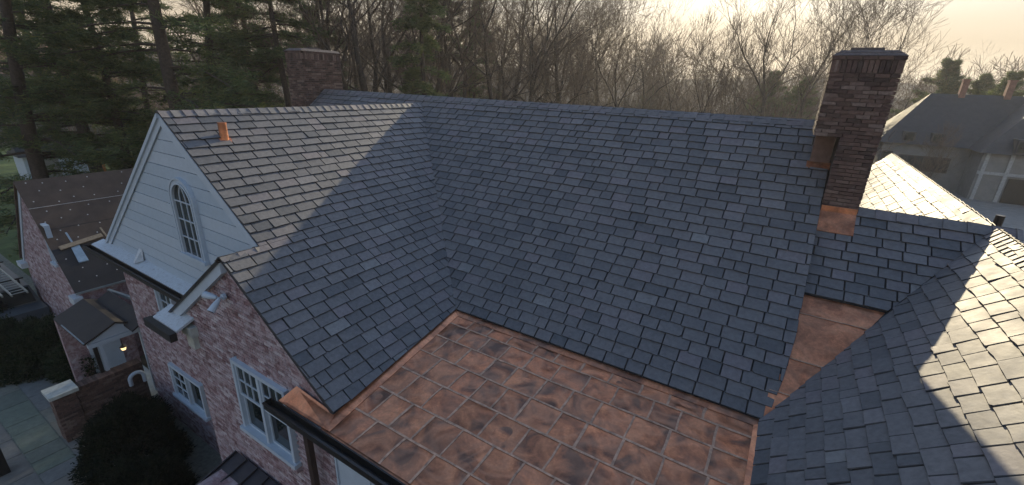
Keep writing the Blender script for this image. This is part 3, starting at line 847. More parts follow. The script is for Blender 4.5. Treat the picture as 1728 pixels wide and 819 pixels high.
m = MB(); m.box(xm-.04, xm+.04, L2Y-.045, L2Y+.08, BW[2]+.04, BW[3]-.075); m.build('mullion', M['white'], tw)
sm_ = (SWN[0]+SWN[1])/2
sw = pane_window('low_window', SWN[0], SWN[1], SWN[2], SWN[3], L1Y, [(SWN[0]+.075, sm_-.03, SWN[2]+.04, SWN[3]-.075, 2, 3, .0), (sm_+.03, SWN[1]-.075, SWN[2]+.04, SWN[3]-.075, 1, 1, .04)])
m = MB(); m.box(sm_-.03, sm_+.03, L1Y-.045, L1Y+.08, SWN[2]+.04, SWN[3]-.075); m.build('mullion', M['white'], sw)
pane_window('upper_window', UWN[0], UWN[1], UWN[2], UWN[3], L1Y, [(UWN[0]+.075, UWN[1]-.075, UWN[2]+.04, UWN[3]-.075, 2, 3, .02)])
m = MB(); rg = random.Random(3)
for k in range(9): m.box(UWN[0]-.13, UWN[0]-.004, L1Y-.01, L1Y+.02, UWN[3]-.14-k*.13, UWN[3]-.08-k*.13, .95)
m.build('brick_jamb', M['brick'], rear)
for sx in ('twin',):
    m = MB()
    for k in range(17): m.box(BW[0]-.04+k*.104, BW[0]+.05+k*.104, L2Y-.06, L2Y+.04, BW[2]-.17, BW[2]-.05, random.Random(k).random())
    m.build('brick_sill', M['brick_wash'], front_wall)
# arched window in the white gable
AX, AW, AZ0, AZS = -4.87, .375, .90, 2.07
def arch_pts(r, z0, n=16):
    return [(AX-r, z0)] + [(AX-r*math.cos(math.pi*i/n), AZS+r*math.sin(math.pi*i/n)) for i in range(n+1)] + [(AX+r, z0)]
am = MB()
for ri, ro, y0_, y1_ in ((AW, AW+.035, .075, .02), (AW+.035, AW+.10, .055, .02), (AW+.10, AW+.135, .075, .02)):
    a, b = arch_pts(ri, AZ0), arch_pts(ro, AZ0)
    for i in range(len(a)-1):
        q = [(*a[i],), (*a[i+1],), (*b[i+1],), (*b[i],)]
        am.solid([(x, GYF-y1_, zz) for x, zz in q], [(x, GYF-y1_-y0_, zz) for x, zz in q])
am.box(AX-AW-.16, AX+AW+.16, GYF-.13, GYF-.02, AZ0-.07, AZ0)
aw = am.build('arched_window', M['white'], house)
m = MB()
for i in (1, 2):
    xx = AX-AW+2*AW*i/3
    m.box(xx-.011, xx+.011, GYF-.062, GYF-.035, AZ0, AZS)
    # curved bars of the fan
    pts = [(xx+(-1 if i == 1 else 1)*0, AZS)]
    for t in range(7):
        s_ = t/6; pts.append((xx+(.12 if i == 1 else -.12)*s_*s_*1.0, AZS+s_*.345))
    for t in range(len(pts)-1):
        (xa, za), (xb, zb) = pts[t], pts[t+1]
        if abs(zb-za) > 1e-6: m.extr([(xa-.011, GYF-.062, za), (xa+.011, GYF-.062, za), (xb+.011, GYF-.062, zb), (xb-.011, GYF-.062, zb)], (0, .027, 0))
for j in range(4):
    zz = AZ0+(AZS-AZ0)*j/3
    m.box(AX-AW, AX+AW, GYF-.0615, GYF-.0355, zz-.012, zz+.012)
m.build('muntin', M['white'], aw)
for i in range(3):
    for j in range(3):
        m = MB(); x0_, x1_ = AX-AW+2*AW*i/3+.012, AX-AW+2*AW*(i+1)/3-.012
        z0_, z1_ = AZ0+(AZS-AZ0)*j/3+.013, AZ0+(AZS-AZ0)*(j+1)/3-.013
        m.box(x0_, x1_, GYF-.045, GYF-.038, z0_, z1_); m.build('pane', M['glass'], aw)
m = MB(); m.extr([(x, GYF-.044, zz) for x, zz in arch_pts(AW, AZS+.001)], (0, .008, 0)); m.build('fan_pane', M['glass'], aw)

# ---- metal roof over the bay below the twin window
aw_top, aw_len, aw_drop = -2.98, 1.15, .30
mr_ = MB(); mr_.extr([(-3.30, L2Y-.02, aw_top), (-.9, L2Y-.02, aw_top), (-.9, L2Y-aw_len, aw_top-aw_drop), (-3.30, L2Y-aw_len, aw_top-aw_drop)], (0, 0, -.06))
bay = mr_.build('bay_roof', M['metal_roof'], house)
for k in range(7):
    xx = -3.29+k*.395
    m = MB(); m.bar((xx, L2Y-.03, aw_top+.02), (xx, L2Y-aw_len-.01, aw_top-aw_drop+.02), .03, .045); m.build('standing_seam', M['metal_roof'], bay)
wall('bay_wall', [(-3.2, L2Y, GROUND), (-1.0, L2Y, GROUND), (-1.0, L2Y, aw_top-.1), (-3.2, L2Y, aw_top-.1)], (0, -aw_len+.2, 0), 'brick_wash', house)

# ---- copper vent pipe on the wing slope, vent behind the side ridge
vx_, vy_ = -4.44, -1.87; vz_ = lz(vx_)
m = MB(); m.tube((vx_, vy_, vz_-.03), (vx_, vy_, vz_+.33), .078, .078, 18); m.tube((vx_, vy_, vz_+.31), (vx_, vy_, vz_+.332), .082, .082, 18)
vp = m.build('vent_pipe', M['copper_new'], house, smooth=False)
m = MB(); sA = Vector((-CL, 0, SL)); nA = Vector((SL, 0, CL)); cA = Vector((vx_, vy_, vz_))
m.extr([cA+sA*a+Vector((0, b, 0))+nA*.026 for a, b in ((-.13, -.11), (.09, -.11), (.09, .11), (-.13, .11))], nA*.004); m.build('flashing', M['copper_new'], vp)
m = MB(); m.tube((8.82, 4.72, 2.0), (8.82, 4.72, 2.64), .065, .065, 14); m.build('vent_pipe', M['bronze'], house)

# ---- chimneys of single bricks
def chimney(name, x0, x1, y0, y1, zb, zt, seed, single, corbel=True, zface=None):
    """core + running-bond bricks; `single` picks those that are objects of their own"""
    rg = random.Random(seed)
    cm = MB(); cm.box(x0+.03, x1-.03, y0+.03, y1-.03, zb, zt-.02)
    ch = cm.build(name, M['mortar_dark'], house)
    variants = []
    for k in range(10):
        b = MB(); j = lambda: rg.uniform(-.004, .004)
        L_, H_, D_ = .1, .028, .03
        vs = [(sx*L_+j(), sy*D_+j(), sz*H_+j()) for sz in (-1, 1) for sx, sy in ((-1, -1), (1, -1), (1, 1), (-1, 1))]
        b.solid(vs[:4], vs[4:], k/9)
        me = b.mesh('brick', M['brick']); variants.append(me)
    bh = .067; bl = .213
    n_rows = int((zt-.36-zb)/bh)
    restb = MB()
    def put(c, ax, ln, sg, out=0.0):
        nonlocal restb
        """c centre on the face, ax 0: face along x, 1: along y"""
        o = None
        yaw = (0 if ax == 0 else math.pi/2) + (math.pi if rg.random() < .5 else 0)
        me = rg.choice(variants)
        if sg:
            o = bpy.data.objects.new('brick', me); COL.objects.link(o)
            o.parent = ch
            o.location = c; o.rotation_euler = (0, 0, yaw); o.scale = (ln/.2, 1, 1)
        else:
            ca, sa = math.cos(yaw), math.sin(yaw)
            base = len(restb.v)
            for v in me.vertices:
                vx2, vy2 = v.co.x*ln/.2, v.co.y
                restb.v.append((c[0]+vx2*ca-vy2*sa, c[1]+vx2*sa+vy2*ca, c[2]+v.co.z))
            for p in me.polygons: restb.f.append(tuple(base+i for i in p.vertices)); restb.c.append(variants.index(me)/9)
    for r in range(n_rows):
        zc = zb+bh*(r+.5); off = .5*bl if r % 2 else 0
        for ax, f0, f1, lo, hi in ((0, y0, y1, x0, x1), (1, x0, x1, y0, y1)):
            for face in (f0, f1):
                p = lo-off
                while p < hi-.03:
                    a, b = max(p, lo+.001), min(p+bl-.011, hi-.001); p += bl
                    if b-a < .03: continue
                    d = .022+rg.uniform(-.004, .004)
                    fc = face+d if face == f0 else face-d
                    c = ((a+b)/2, fc, zc) if ax == 0 else (fc, (a+b)/2, zc)
                    front = single(ax, face == f0, c)
                    put(c, ax, b-a, front)
    # corbelled crown: oversailing course, soldier course, oversailing course
    zc = zb+bh*n_rows
    for kk, (out, hgt) in enumerate(((.006, .067), (.014, .21), (.026, .067))):
        X0, X1, Y0, Y1 = x0-out, x1+out, y0-out, y1+out
        w_ = .075 if kk == 1 else .213
        for ax, f0, f1, lo, hi in ((0, Y0, Y1, X0, X1), (1, X0, X1, Y0, Y1)):
            for face in (f0, f1):
                p = lo
                while p < hi-.02:
                    a, b = p, min(p+w_-.01, hi); p += w_
                    o2 = rg.uniform(0, .008)
                    ins = .10
                    if ax == 0: lo_, hi_ = (a, min(face, face+ins) if face == f0 else face-ins), (b, face+ins if face == f0 else face)
                    else: lo_, hi_ = (face if face == f0 else face-ins, a), (face+ins if face == f0 else face, b)
                    m = MB(); m.box(lo_[0]+.001*kk+o2*.2, hi_[0]-.001*kk, lo_[1]+.001*kk+o2*.2, hi_[1]-.001*kk, zc+.004, zc+hgt-.004, rg.random()*(.7 if kk != 1 else 1))
                    if single(ax, face == f0, ((a+b)/2, face, zc)) and kk == 1: m.build('soldier_brick', M['brick'], ch)
                    else:
                        base = len(restb.v); restb.v += m.v; restb.f += [tuple(base+i for i in f) for f in m.f]; restb.c += m.c
        zc += hgt
    tag(restb.build('bricks', M['brick'], ch), kind='stuff')
    cap = MB(); cap.solid([(x0-.03, y0-.03, zc), (x1+.03, y0-.03, zc), (x1+.03, y1+.03, zc), (x0-.03, y1+.03, zc)], [(x0+.1, y0+.1, zc+.09), (x1-.1, y0+.1, zc+.09), (x1-.1, y1-.1, zc+.09), (x0+.1, y1-.1, zc+.09)])
    cap.build('chimney_cap', M['mortar_dark'], ch)
    fl_ = MB(); xc, yc = (x0+x1)/2, (y0+y1)/2
    fl_.box(xc-.26, xc+.22, yc-.2, yc+.2, zc+.05, zc+.15); fl_.build('flue', M['mortar_dark'], ch)
    return ch
# right chimney: shaft outside the main gable, shoulder carried over the verge
CH_Z0 = 2.2
ch1 = chimney('chimney', 5.64, 6.61, 3.36, 4.55, 3.88, 5.30, 61, lambda ax, lo, c: ax == 0 and lo)
# lower part of the same stack
rg = random.Random(62)
m = MB(); m.box(MVX+.03, 6.57, 3.39, 4.5, 2.2, 3.879); ch1b = m.build('chimney_base', M['mortar_dark'], house)
lowv = []
for k in range(8):
    b = MB(); jj = lambda: rg.uniform(-.004, .004)
    vs = [(sx*.1+jj(), sy*.03+jj(), sz*.028+jj()) for sz in (-1, 1) for sx, sy in ((-1, -1), (1, -1), (1, 1), (-1, 1))]
    b.solid(vs[:4], vs[4:], k/8); lowv.append(b.mesh('brick', M['brick']))
for r in range(25):
    zc = 3.885-.067*(r+.5)
    for ax, face, lo, hi in ((0, 3.36, MVX+.01, 6.60), (1, 6.60, 3.36, 4.5)):
        p = lo-(.106 if r % 2 else 0)
        while p < hi-.03:
            a, b = max(p, lo), min(p+.202, hi); p += .213
            if b-a < .03: continue
            o = bpy.data.objects.new('brick', rg.choice(lowv)); COL.objects.link(o); o.parent = ch1b
            o.matrix_parent_inverse = world_of(ch1b).inverted()
            d = .022+rg.uniform(-.004, .004)
            o.location = ((a+b)/2, face+d, zc) if ax == 0 else (face-d, (a+b)/2, zc)
            o.rotation_euler = (0, 0, (0 if ax == 0 else math.pi/2)+(math.pi if rg.random() < .5 else 0)); o.scale = ((b-a)/.2, 1, 1)
# copper saddle between chimney and main slope, apron on the link slope
m = MB(); m.box(5.70, MVX-.005, 4.02, 4.54, 3.1, 3.875); m.build('chimney_saddle', M['saddle'], house)
m = MB(); m.extr([(5.66, 3.90, mz(3.90)+.045), (MVX+.02, 3.90, mz(3.90)+.045), (MVX+.02, 4.03, mz(4.03)+.05), (5.66, 4.03, mz(4.03)+.05)], (0, 0, .008)); m.build('chimney_flashing', M['copper'], house)
m = MB(); m.extr([(MVX+.02, 2.99, cz(2.99)+.045), (6.60, 2.99, cz(2.99)+.045), (6.60, 3.35, cz(3.35)+.06), (MVX+.02, 3.35, cz(3.35)+.06)], (0, 0, .008)); m.extr([(MVX+.02, 3.345, cz(3.35)), (6.60, 3.345, cz(3.35)), (6.60, 3.345, cz(3.35)+.16), (MVX+.02, 3.345, cz(3.35)+.16)], (0, -.008, 0)); m.build('chimney_apron', M['copper_new'], house)
ch2 = chimney('chimney', -11.38, -10.42, 4.15, 5.82, 2.9, 5.44, 71, lambda ax, lo, c: False)

# ================================================================== THINGS ON THE HOUSE
fl_ = empty('floodlight', (-2.42, L2Y, .95), 'white twin-head security floodlight on the brick gable wall', 'floodlight')
m = MB(); m.tube((-2.42, L2Y-.01, .95), (-2.42, L2Y-.06, .95), .055, .055, 14); m.tube((-2.42, L2Y-.05, .95), (-2.42, L2Y-.12, .95), .02, .02, 8); m.build('mount', M['white'], fl_)
for dx, dv in ((-.05, (-.9, -.35, .12)), (.03, (.15, -.75, -.65))):
    p = Vector((-2.42+dx, L2Y-.12, .95)); d = Vector(dv).normalized()
    m = MB(); m.tube(p, p+d*.1, .03, .05, 14); m.tube(p+d*.1, p+d*.24, .052, .065, 14); h_ = m.build('lamp_head', M['white'], fl_)
    m = MB(); m.tube(p+d*.235, p+d*.245, .055, .055, 14); m.build('lens', M['glass'], fl_)
pipe = MB(); N_ = 14; cp = at_x(230, 634, -10.0); prev = None
for i in range(N_):
    a = math.pi*i/(N_-1); p = Vector((-10.0, cp.y-.17*math.cos(a), cp.z-.08+.17*math.sin(a)))
    if prev is not None: pipe.tube(prev, p, .055, .055, 12)
    prev = p
pipe.tube((-10.0, cp.y-.17, GROUND+1.0), (-10.0, cp.y-.17, cp.z-.08), .055, .055, 12)
pipe.tube((-10.0, cp.y+.17, cp.z-.3), (-10.0, cp.y+.17, cp.z-.08), .055, .055, 12)
tag(pipe.build('bent_pipe', M['white']), 'white bent vent pipe hooked over beside the brick garden wall', 'pipe')

# ================================================================== NEIGHBOURING WING WITH UNDERLAYMENT
GX, GZ, GT, GY0, GY1 = -16.3, .90, 1.083, -2.86, 9.0
gar = empty('brick_outbuilding', (GX, 0, GROUND), 'steep brick outbuilding with bare brown roofing felt and white nail caps', 'building')
def gz(x): return GZ-abs(x-GX)*GT
brk = -14.45
def g_plate(x0, x1, mat, c=.5):
    m = MB(); m.extr([(x0, GY0-.12, gz(x0)), (x1, GY0-.12, gz(x1)), (x1, GY1, gz(x1)), (x0, GY1, gz(x0))], (0, 0, -.06), c)
    return m.build('roof_slope', M[mat], gar)
sl1 = g_plate(GX, brk, 'felt_brown'); sl2 = g_plate(brk+.003, -13.32, 'felt_black'); g_plate(GX-3.2, GX, 'felt_brown')
for xx in (-15.55, -14.95): 
    m = MB(); m.bar((xx, GY0-.12, gz(xx)+.004), (xx, GY1, gz(xx)+.004), .012, .006, up=(1, 0, .9)); m.build('lap_line', M['cap_nail' if xx < -15 else 'felt_black'], sl1)
nm = MB(); rg = random.Random(8)
gn = Vector((GT, 0, 1)).normalized()
for i, xx in enumerate(np.arange(-16.2, -13.4, .26)):
    yy = GY0+.05+(.28 if i % 2 else 0)
    while yy < 1.5:
        x_ = xx+rg.uniform(-.05, .05); p = Vector((x_, yy+rg.uniform(-.1, .1), gz(x_)))
        if rg.random() > .12: nm.tube(p+gn*.002, p+gn*.007, .021, .021, 7)
        yy += .56
tag(nm.build('nail_caps', M['cap_nail'], gar), kind='stuff')
gw = MB(); gw.extr([(GX-3.0, GY0, GROUND), (-13.45, GY0, GROUND), (-13.45, GY0, gz(-13.45)-.06), (GX, GY0, GZ-.08), (GX-3.0, GY0, gz(GX-3.0)-.06)], (0, .3, 0)); gwl = gw.build('gable_wall', M['mortar'], gar)
brick_face('bricks', (0, GY0, 0), (1, 0, 0), [(GX-3.0, GROUND), (-13.45, GROUND), (-13.45, gz(-13.45)-.05), (GX, GZ-.06), (GX-3.0, gz(GX-3.0)-.05)], [(-15.2, -14.75, -1.75, -.35)], 'brick_wash', gwl, (0, -1, 0), 58, bl=.22, bh=.075, depth=.02)
m = MB(); m.box(-13.6, -13.4, GY0, GY1, GROUND, gz(-13.4)-.1); m.box(GX-3.0, GX-2.8, GY0, GY1, GROUND, gz(GX-3)-.1); m.build('side_wall', M['brick_wash'], gar)
m = MB(); m.extr([(GX, GY0-.05, GZ-.06), (GX-3.15, GY0-.05, gz(GX-3.15)-.06), (GX-3.15, GY0-.05, gz(GX-3.15)-.30), (GX, GY0-.05, GZ-.34)], (0, .05, 0)); m.build('rake_board', M['white'], gar)
m = MB(); m.box(GX-3.35, GX-2.75, GY0-.22, GY0+.02, gz(GX-3.15)-.42, gz(GX-3.15)-.22); m.build('cornice_return', M['white_flake'], gar)
m = MB(); m.box(-13.75, -13.25, GY0-.22, GY0+.02, -2.75, -2.5); m.build('cornice_return', M['white_flake'], gar)
m = MB(); m.bar((-13.30, GY0-.12, gz(-13.3)-.02), (-13.30, GY1, gz(-13.3)-.02), .05, .06); m.build('drip_edge', M['galv'], gar)
gwn = pane_window('narrow_window', -15.2, -14.75, -1.75, -.35, GY0, [(-15.14, -14.81, -1.7, -.42, 1, 2, .0)], gar, frame=.05)
p1, p2 = Vector((-14.40, -2.78, gz(-14.40)+.07)), Vector((-14.52, -1.62, gz(-14.52)+.07))
m = MB(); m.bar(p1, p2, .14, .045, up=(GT, 0, 1)); tag(m.build('roof_plank', M['timber']), 'raw timber staging plank lying along the bare felt roof', 'plank')
m = MB()
for (a, b) in (((-14.44, -2.40), (-13.98, -2.40)),):
    for yy in (a[1],):
        m.solid([(a[0], yy-.11, gz(a[0])+.02), (b[0], yy-.13, gz(b[0])+.02), (b[0], yy+.13, gz(b[0])+.02), (a[0], yy+.11, gz(a[0])+.02)], [(a[0], yy-.11, gz(a[0])+.03), (b[0], yy-.13, gz(b[0])+.05), (b[0], yy+.13, gz(b[0])+.05), (a[0], yy+.11, gz(a[0])+.03)])
        m.bar((a[0]-.35, yy-.04, gz(a[0]-.35)+.03), (a[0]+.02, yy-.02, gz(a[0])+.04), .05, .015, up=(GT, 0, 1))
tag(m.build('roof_bracket', M['galv']), 'grey steel roof bracket holding the timber plank on the felt', 'bracket')
m = MB(); m.bar((-14.75, -1.55, gz(-14.75)+.03), (-14.40, -1.50, gz(-14.40)+.03), .05, .015, up=(GT, 0, 1)); tag(m.build('roof_bracket', M['timber']), 'bare bracket strap on the felt next to the white gable corner', 'bracket')

# entry porch hood
PX = -10.45
por = empty('entry_porch', (-11.3, -3.0, GROUND), 'small felt-roofed entry porch with white pediment and lantern', 'porch')
ry, rz_ = -2.93, -2.42; ey0, ez = -3.72, -2.78
for yy, name in ((ey0, 'near'), (2*ry-ey0, 'far')):
    m = MB(); m.extr([(PX+.06, ry, rz_), (-12.9, ry, rz_), (-12.9, yy, ez), (PX+.06, yy, ez)], (0, 0, -.05)); m.build('roof_slope', M['felt_black'], por)
    m = MB(); m.bar((PX+.06, yy+(.01 if yy < ry else -.01), ez+.004), (-12.2, yy+(.01 if yy < ry else -.01), ez+.004), .03, .02); m.build('drip_edge', M['galv'], por)
m = MB(); m.extr([(PX, -3.62, -2.86), (PX, 2*ry+3.62, -2.86), (PX, ry, -2.50)], (-.06, 0, 0)); m.build('pediment', M['white'], por)
m = MB(); m.box(PX-.10, PX+.03, -3.64, -2.2, -3.0, -2.87); m.build('entablature', M['white'], por)
for yy in (-3.50, -3.38, -2.4):
    m = MB(); m.box(PX-.09, PX, yy-.045, yy+.045, GROUND+.2, -3.0); m.build('post', M['white' if yy > -3.45 else 'black'], por)
m = MB(); m.box(-13.0, -12.8, -3.7, -2.0, GROUND, -2.85); m.build('back_wall', M['brick_wash'], por)
m = MB(); m.box(-12.79, -12.74, -3.2, -2.4, GROUND+.2, -3.1); m.build('door', M['white'], por)
m = MB(); m.box(-12.9, PX+.2, -3.8, -2.1, GROUND, GROUND+.2); m.build('step', M['capstone'], por)
lp = at_x(208, 587, -10.62)
lan = empty('porch_lantern', lp, 'lit amber lantern hanging under the white porch pediment', 'lantern')
m = MB(); m.tube(lp+Vector((0, 0, .02)), lp+Vector((0, 0, .09)), .09, .03, 10); m.tube(lp+Vector((0, 0, .09)), (lp.x, lp.y, -2.99), .008, .008, 6); m.build('hood', M['black'], lan)
m = MB(); m.tube(lp+Vector((0, 0, -.08)), lp+Vector((0, 0, .018)), .05, .075, 10); m.build('globe', M['lamp'], lan)
# lean-to roof between porch and house with broken fascia
m = MB(); m.extr([(-12.8, -2.3, -2.35), (-9.85, -2.3, -2.35), (-9.85, -2.75, -2.62), (-12.8, -2.75, -2.62)], (0, 0, -.05)); m.build('roof_slope', M['felt_black'], por)
m = MB(); m.bar((-13.2, -2.2, -2.5), (-11.0, -2.0, -2.35), .08, .1); m.build('fascia', M['galv'], por)

# garden wall with pier
gwall = empty('garden_wall', (-10.3, -3.8, GROUND), 'low brick garden wall ending in a pier with pale stone cap', 'wall')
m = MB(); m.box(-10.48, -10.22, -4.2, -2.65, GROUND, -3.98); wcore = m.build('wall_run', M['mortar_dark'], gwall)
brick_face('bricks', (-10.22, 0, 0), (0, 1, 0), [(-4.2, GROUND), (-2.7, GROUND), (-2.7, -3.98), (-4.2, -3.98)], [], 'brick', wcore, (1, 0, 0), 81, depth=.016)
m = MB(); m.box(-10.62, -10.17, -4.68, -4.23, GROUND, -3.92); pier = m.build('pier', M['mortar_dark'], gwall)
brick_face('bricks', (-10.17, 0, 0), (0, 1, 0), [(-4.70, GROUND), (-4.21, GROUND), (-4.21, -3.92), (-4.70, -3.92)], [], 'brick', pier, (1, 0, 0), 82, depth=.016)
brick_face('bricks', (0, -4.68, 0), (1, 0, 0), [(-10.64, GROUND), (-10.155, GROUND), (-10.155, -3.92), (-10.64, -3.92)], [], 'brick', pier, (0, -1, 0), 83, depth=.016)
m = MB(); m.box(-10.72, -10.10, -4.76, -4.15, -3.92, -3.82); m.build('pier_cap', M['capstone'], gwall)
yy = -4.14
while yy < -2.7:
    m = MB(); m.box(-10.53, -10.17, yy, yy+.065, -3.975, -3.87, random.Random(int(yy*1000)).random()*.8); m.build('coping_brick', M['brick'], gwall); yy += .074

# dark fence post at the left edge of the patio
pp = at_z(6, 800, GROUND)
m = MB(); m.box(pp.x-.12, pp.x+.12, pp.y-.12, pp.y+.12, GROUND, GROUND+1.1); m.box(pp.x-.15, pp.x+.15, pp.y-.15, pp.y+.15, GROUND+1.1, GROUND+1.16)
tag(m.build('gate_post', M['black']), 'dark square gate post at the edge of the flagstones', 'post')

# ================================================================== LADDERS AND VAN BEHIND THE OUTBUILDING
vb = at_z(30, 470, -3.3)
van = empty('work_van', (vb.x, vb.y, GROUND), 'dark grey work van parked left of the brick outbuilding', 'van')
VX, VY = vb.x-1.0, vb.y-.6
def bxm(name, x0, x1, y0, y1, z0, z1, mat, par, bev=0.0):
    m = MB()
    if bev: m.solid([(x0, y0, z0), (x1, y0, z0), (x1, y1, z0), (x0, y1, z0)], [(x0+bev, y0+bev, z1), (x1-bev, y0+bev, z1), (x1-bev, y1-bev, z1), (x0+bev, y1-bev, z1)])
    else: m.box(x0, x1, y0, y1, z0, z1)
    return m.build(name, M[mat], par)
bxm('body', VX-2.6, VX+2.4, VY-.95, VY+.95, GROUND+.35, GROUND+1.15, 'van', van, .04)
bxm('cabin', VX-2.5, VX+1.5, VY-.92, VY+.92, GROUND+1.15, GROUND+1.85, 'van', van, .16)
m = MB(); m.extr([(VX+1.52, VY-.78, GROUND+1.2), (VX+1.52, VY+.78, GROUND+1.2), (VX+1.37, VY+.72, GROUND+1.80), (VX+1.37, VY-.72, GROUND+1.80)], (.02, 0, .005)); m.build('windscreen', M['glass'], van)
for sx in (-1.7, 1.5):
    for sy in (-.97, .77):
        m = MB(); m.tube((VX+sx, VY+sy, GROUND+.34), (VX+sx, VY+sy+.2, GROUND+.34), .34, .34, 18); m.build('wheel', M['rubber'], van)
for sy in (-.6, .6):
    for sx in (-1.8, .9):
        bxm('rack_leg', VX+sx-.03, VX+sx+.03, VY+sy-.03, VY+sy+.03, GROUND+1.84, GROUND+2.02, 'black', van)
for sx in (-1.8, .9): bxm('rack_bar', VX+sx-.03, VX+sx+.03, VY-.75, VY+.75, GROUND+2.02, GROUND+2.07, 'black', van)
def ladder(x0, x1, y, z, lab):
    l = empty('ladder', ((x0+x1)/2, y, z), lab, 'ladder', 'ladders on the van rack')
    for s_ in (-.2, .2):
        m = MB(); m.box(x0, x1, y+s_-.02, y+s_+.02, z, z+.08); m.build('rail', M['aluminium'], l)
    x = x0+.15
    while x < x1:
        m = MB(); m.tube((x, y-.2, z+.04), (x, y+.2, z+.04), .018, .018, 8); m.build('rung', M['aluminium'], l); x += .3
ladder(VX-2.8, VX+2.7, VY-.35, GROUND+2.07, 'aluminium ladder on the near side of the van rack')
ladder(VX-2.5, VX+2.9, VY+.25, GROUND+2.07, 'aluminium ladder on the far side of the van rack')

# ================================================================== FAR HOUSES
def gable_win(x0, x1, z0, z1, y, par, mat='glass'):
    m = MB(); m.box(x0-.1, x1+.1, y-.06, y, z0-.1, z1+.1); w = m.build('window', M['far_timber'], par)
    n = max(1, round((x1-x0)/.8))
    for i in range(n):
        m = MB(); m.box(x0+(x1-x0)*i/n+.04, x0+(x1-x0)*(i+1)/n-.04, y-.09, y-.061, z0, z1); m.build('pane', M[mat], w)
fh = empty('tudor_house', (24, 66, GROUND), 'far grey-roofed house with dormers and white walls beyond the driveway', 'house')
FY, FB, FE, FR = 62.0, 72.0, -.35, 5.0
m = MB(); m.box(14.4, 40, FY, FB, GROUND, FE); m.build('wall', M['far_wall'], fh)
m = MB()
ridge0, ridge1 = (18.0, 67, FR), (38, 67, FR)
m.poly([(13.6, FY-.6, FE-.2), (41, FY-.6, FE-.2), ridge1, ridge0]); m.poly([(13.6, FB+.6, FE-.2), ridge0, ridge1, (41, FB+.6, FE-.2)])
m.poly([(13.6, FY-.6, FE-.2), ridge0, (13.6, FB+.6, FE-.2)]); m.poly([(41, FY-.6, FE-.2), (41, FB+.6, FE-.2), ridge1]); m.poly([(13.6, FY-.6, FE-.2), (13.6, FB+.6, FE-.2), (41, FB+.6, FE-.2), (41, FY-.6, FE-.2)])
m.build('roof', M['far_roof'], fh)
# projecting wing with lit hip
m = MB()
m.poly([(21.6, 57.4, FE-.2), (32, 57.4, FE-.2), (27.0, 63, FR+.6)]); m.poly([(21.6, 57.4, FE-.2), (27, 63, FR+.6), (27, 70, FR+.6), (21.6, 68, FE-.2)]); m.poly([(32, 57.4, FE-.2), (32, 68, FE-.2), (27, 70, FR+.6), (27, 63, FR+.6)]); m.poly([(21.6, 57.4, FE-.2), (21.6, 68, FE-.2), (32, 68, FE-.2), (32, 57.4, FE-.2)])
m.build('wing_roof', M['far_roof'], fh)
m = MB(); m.box(22.1, 31.5, 58, 64, GROUND, FE-.1); m.build('wing_wall', M['far_wall'], fh)
for x0, y0 in ((15.9, FY-.2), (18.4, FY-.2)):
    m = MB(); m.box(x0, x0+1.1, y0-.1, y0+2.0, FE, FE+1.15); d = m.build('dormer', M['far_roof'], fh)
    m = MB(); m.box(x0+.15, x0+.95, y0-.16, y0-.1, FE+.15, FE+1.0); m.build('pane', M['glass'], d)
for x0 in (24.0, 28.2):
    m = MB(); m.box(x0, x0+1.2, 57.3, 59.4, FE-.1, FE+1.3); d = m.build('dormer', M['far_roof'], fh)
    m = MB(); m.box(x0+.15, x0+1.05, 57.22, 57.3, FE+.1, FE+1.1); m.build('pane', M['glass'], d)
gable_win(16.2, 20.6, -3.4, -1.9, FY, fh)
gable_win(14.6, 15.4, -3.6, -1.6, FY, fh)
m = MB(); m.box(24.6, 28.8, 57.9, 58, GROUND, -2.9); m.build('garage_door', M['black'], fh)
m = MB()
for x0 in (22.3, 24.1, 29.0): m.box(x0, x0+.3, 57.86, 58, GROUND, FE-.2)
m.box(22.1, 31.5, 57.87, 57.99, -2.7, -2.4); m.build('timber_frame', M['far_trim'], fh)
for x0 in (20.4, 24.2, 26.3):
    m = MB(); m.box(x0, x0+.55, 66.6, 67.4, FR-.6, FR+1.5); m.box(x0-.06, x0+.61, 66.54, 67.46, FR+1.5, FR+1.65); m.build('chimney', M['far_brick'], fh)
m = MB(); m.tube((26.2, 56.9, GROUND), (26.2, 56.9, GROUND+2.6), .12, .06, 8); m.tube((26.2, 56.9, GROUND+2.6), (26.2, 56.9, GROUND+3.3), .3, .2, 8)
tag(m.build('red_lamp_post', M['red_paint']), 'small red post standing before the dark far garage door', 'post')

th = empty('tan_house', at_dist(45, 95), 'distant house with tan roof glimpsed through the pine boughs', 'house')
c = at_dist(45, 95)
m = MB(); m.box(c.x-5, c.x+5, c.y-6, c.y+6, GROUND, 3.2); m.build('wall', M['far_wall'], th)
m = MB(); m.solid([(c.x-5.6, c.y-6.6, 3.2), (c.x+5.6, c.y-6.6, 3.2), (c.x+5.6, c.y+6.6, 3.2), (c.x-5.6, c.y+6.6, 3.2)], [(c.x-.2, c.y-6.6, 7.0), (c.x+.2, c.y-6.6, 7.0), (c.x+.2, c.y+6.6, 7.0), (c.x-.2, c.y+6.6, 7.0)]); m.build('roof', M['tan_roof'], th)
for yy in (-3.5, 0, 3.5):
    m = MB(); m.box(c.x+5.0, c.x+5.06, c.y+yy-.6, c.y+yy+.6, -.6, 1.1); m.build('window', M['glass'], th)
c = at_dist(62, 58)
sh = empty('white_shed', c, 'pale garden shed with orange corner post behind the pine trunk', 'shed')
m = MB(); m.box(c.x-3, c.x, c.y-2.6, c.y+2.6, GROUND, GROUND+2.3); m.build('wall', M['white'], sh)
m = MB(); m.box(c.x-.1, c.x+.12, c.y+2.3, c.y+2.75, GROUND, GROUND+2.6); m.build('corner_post', M['orange'], sh)
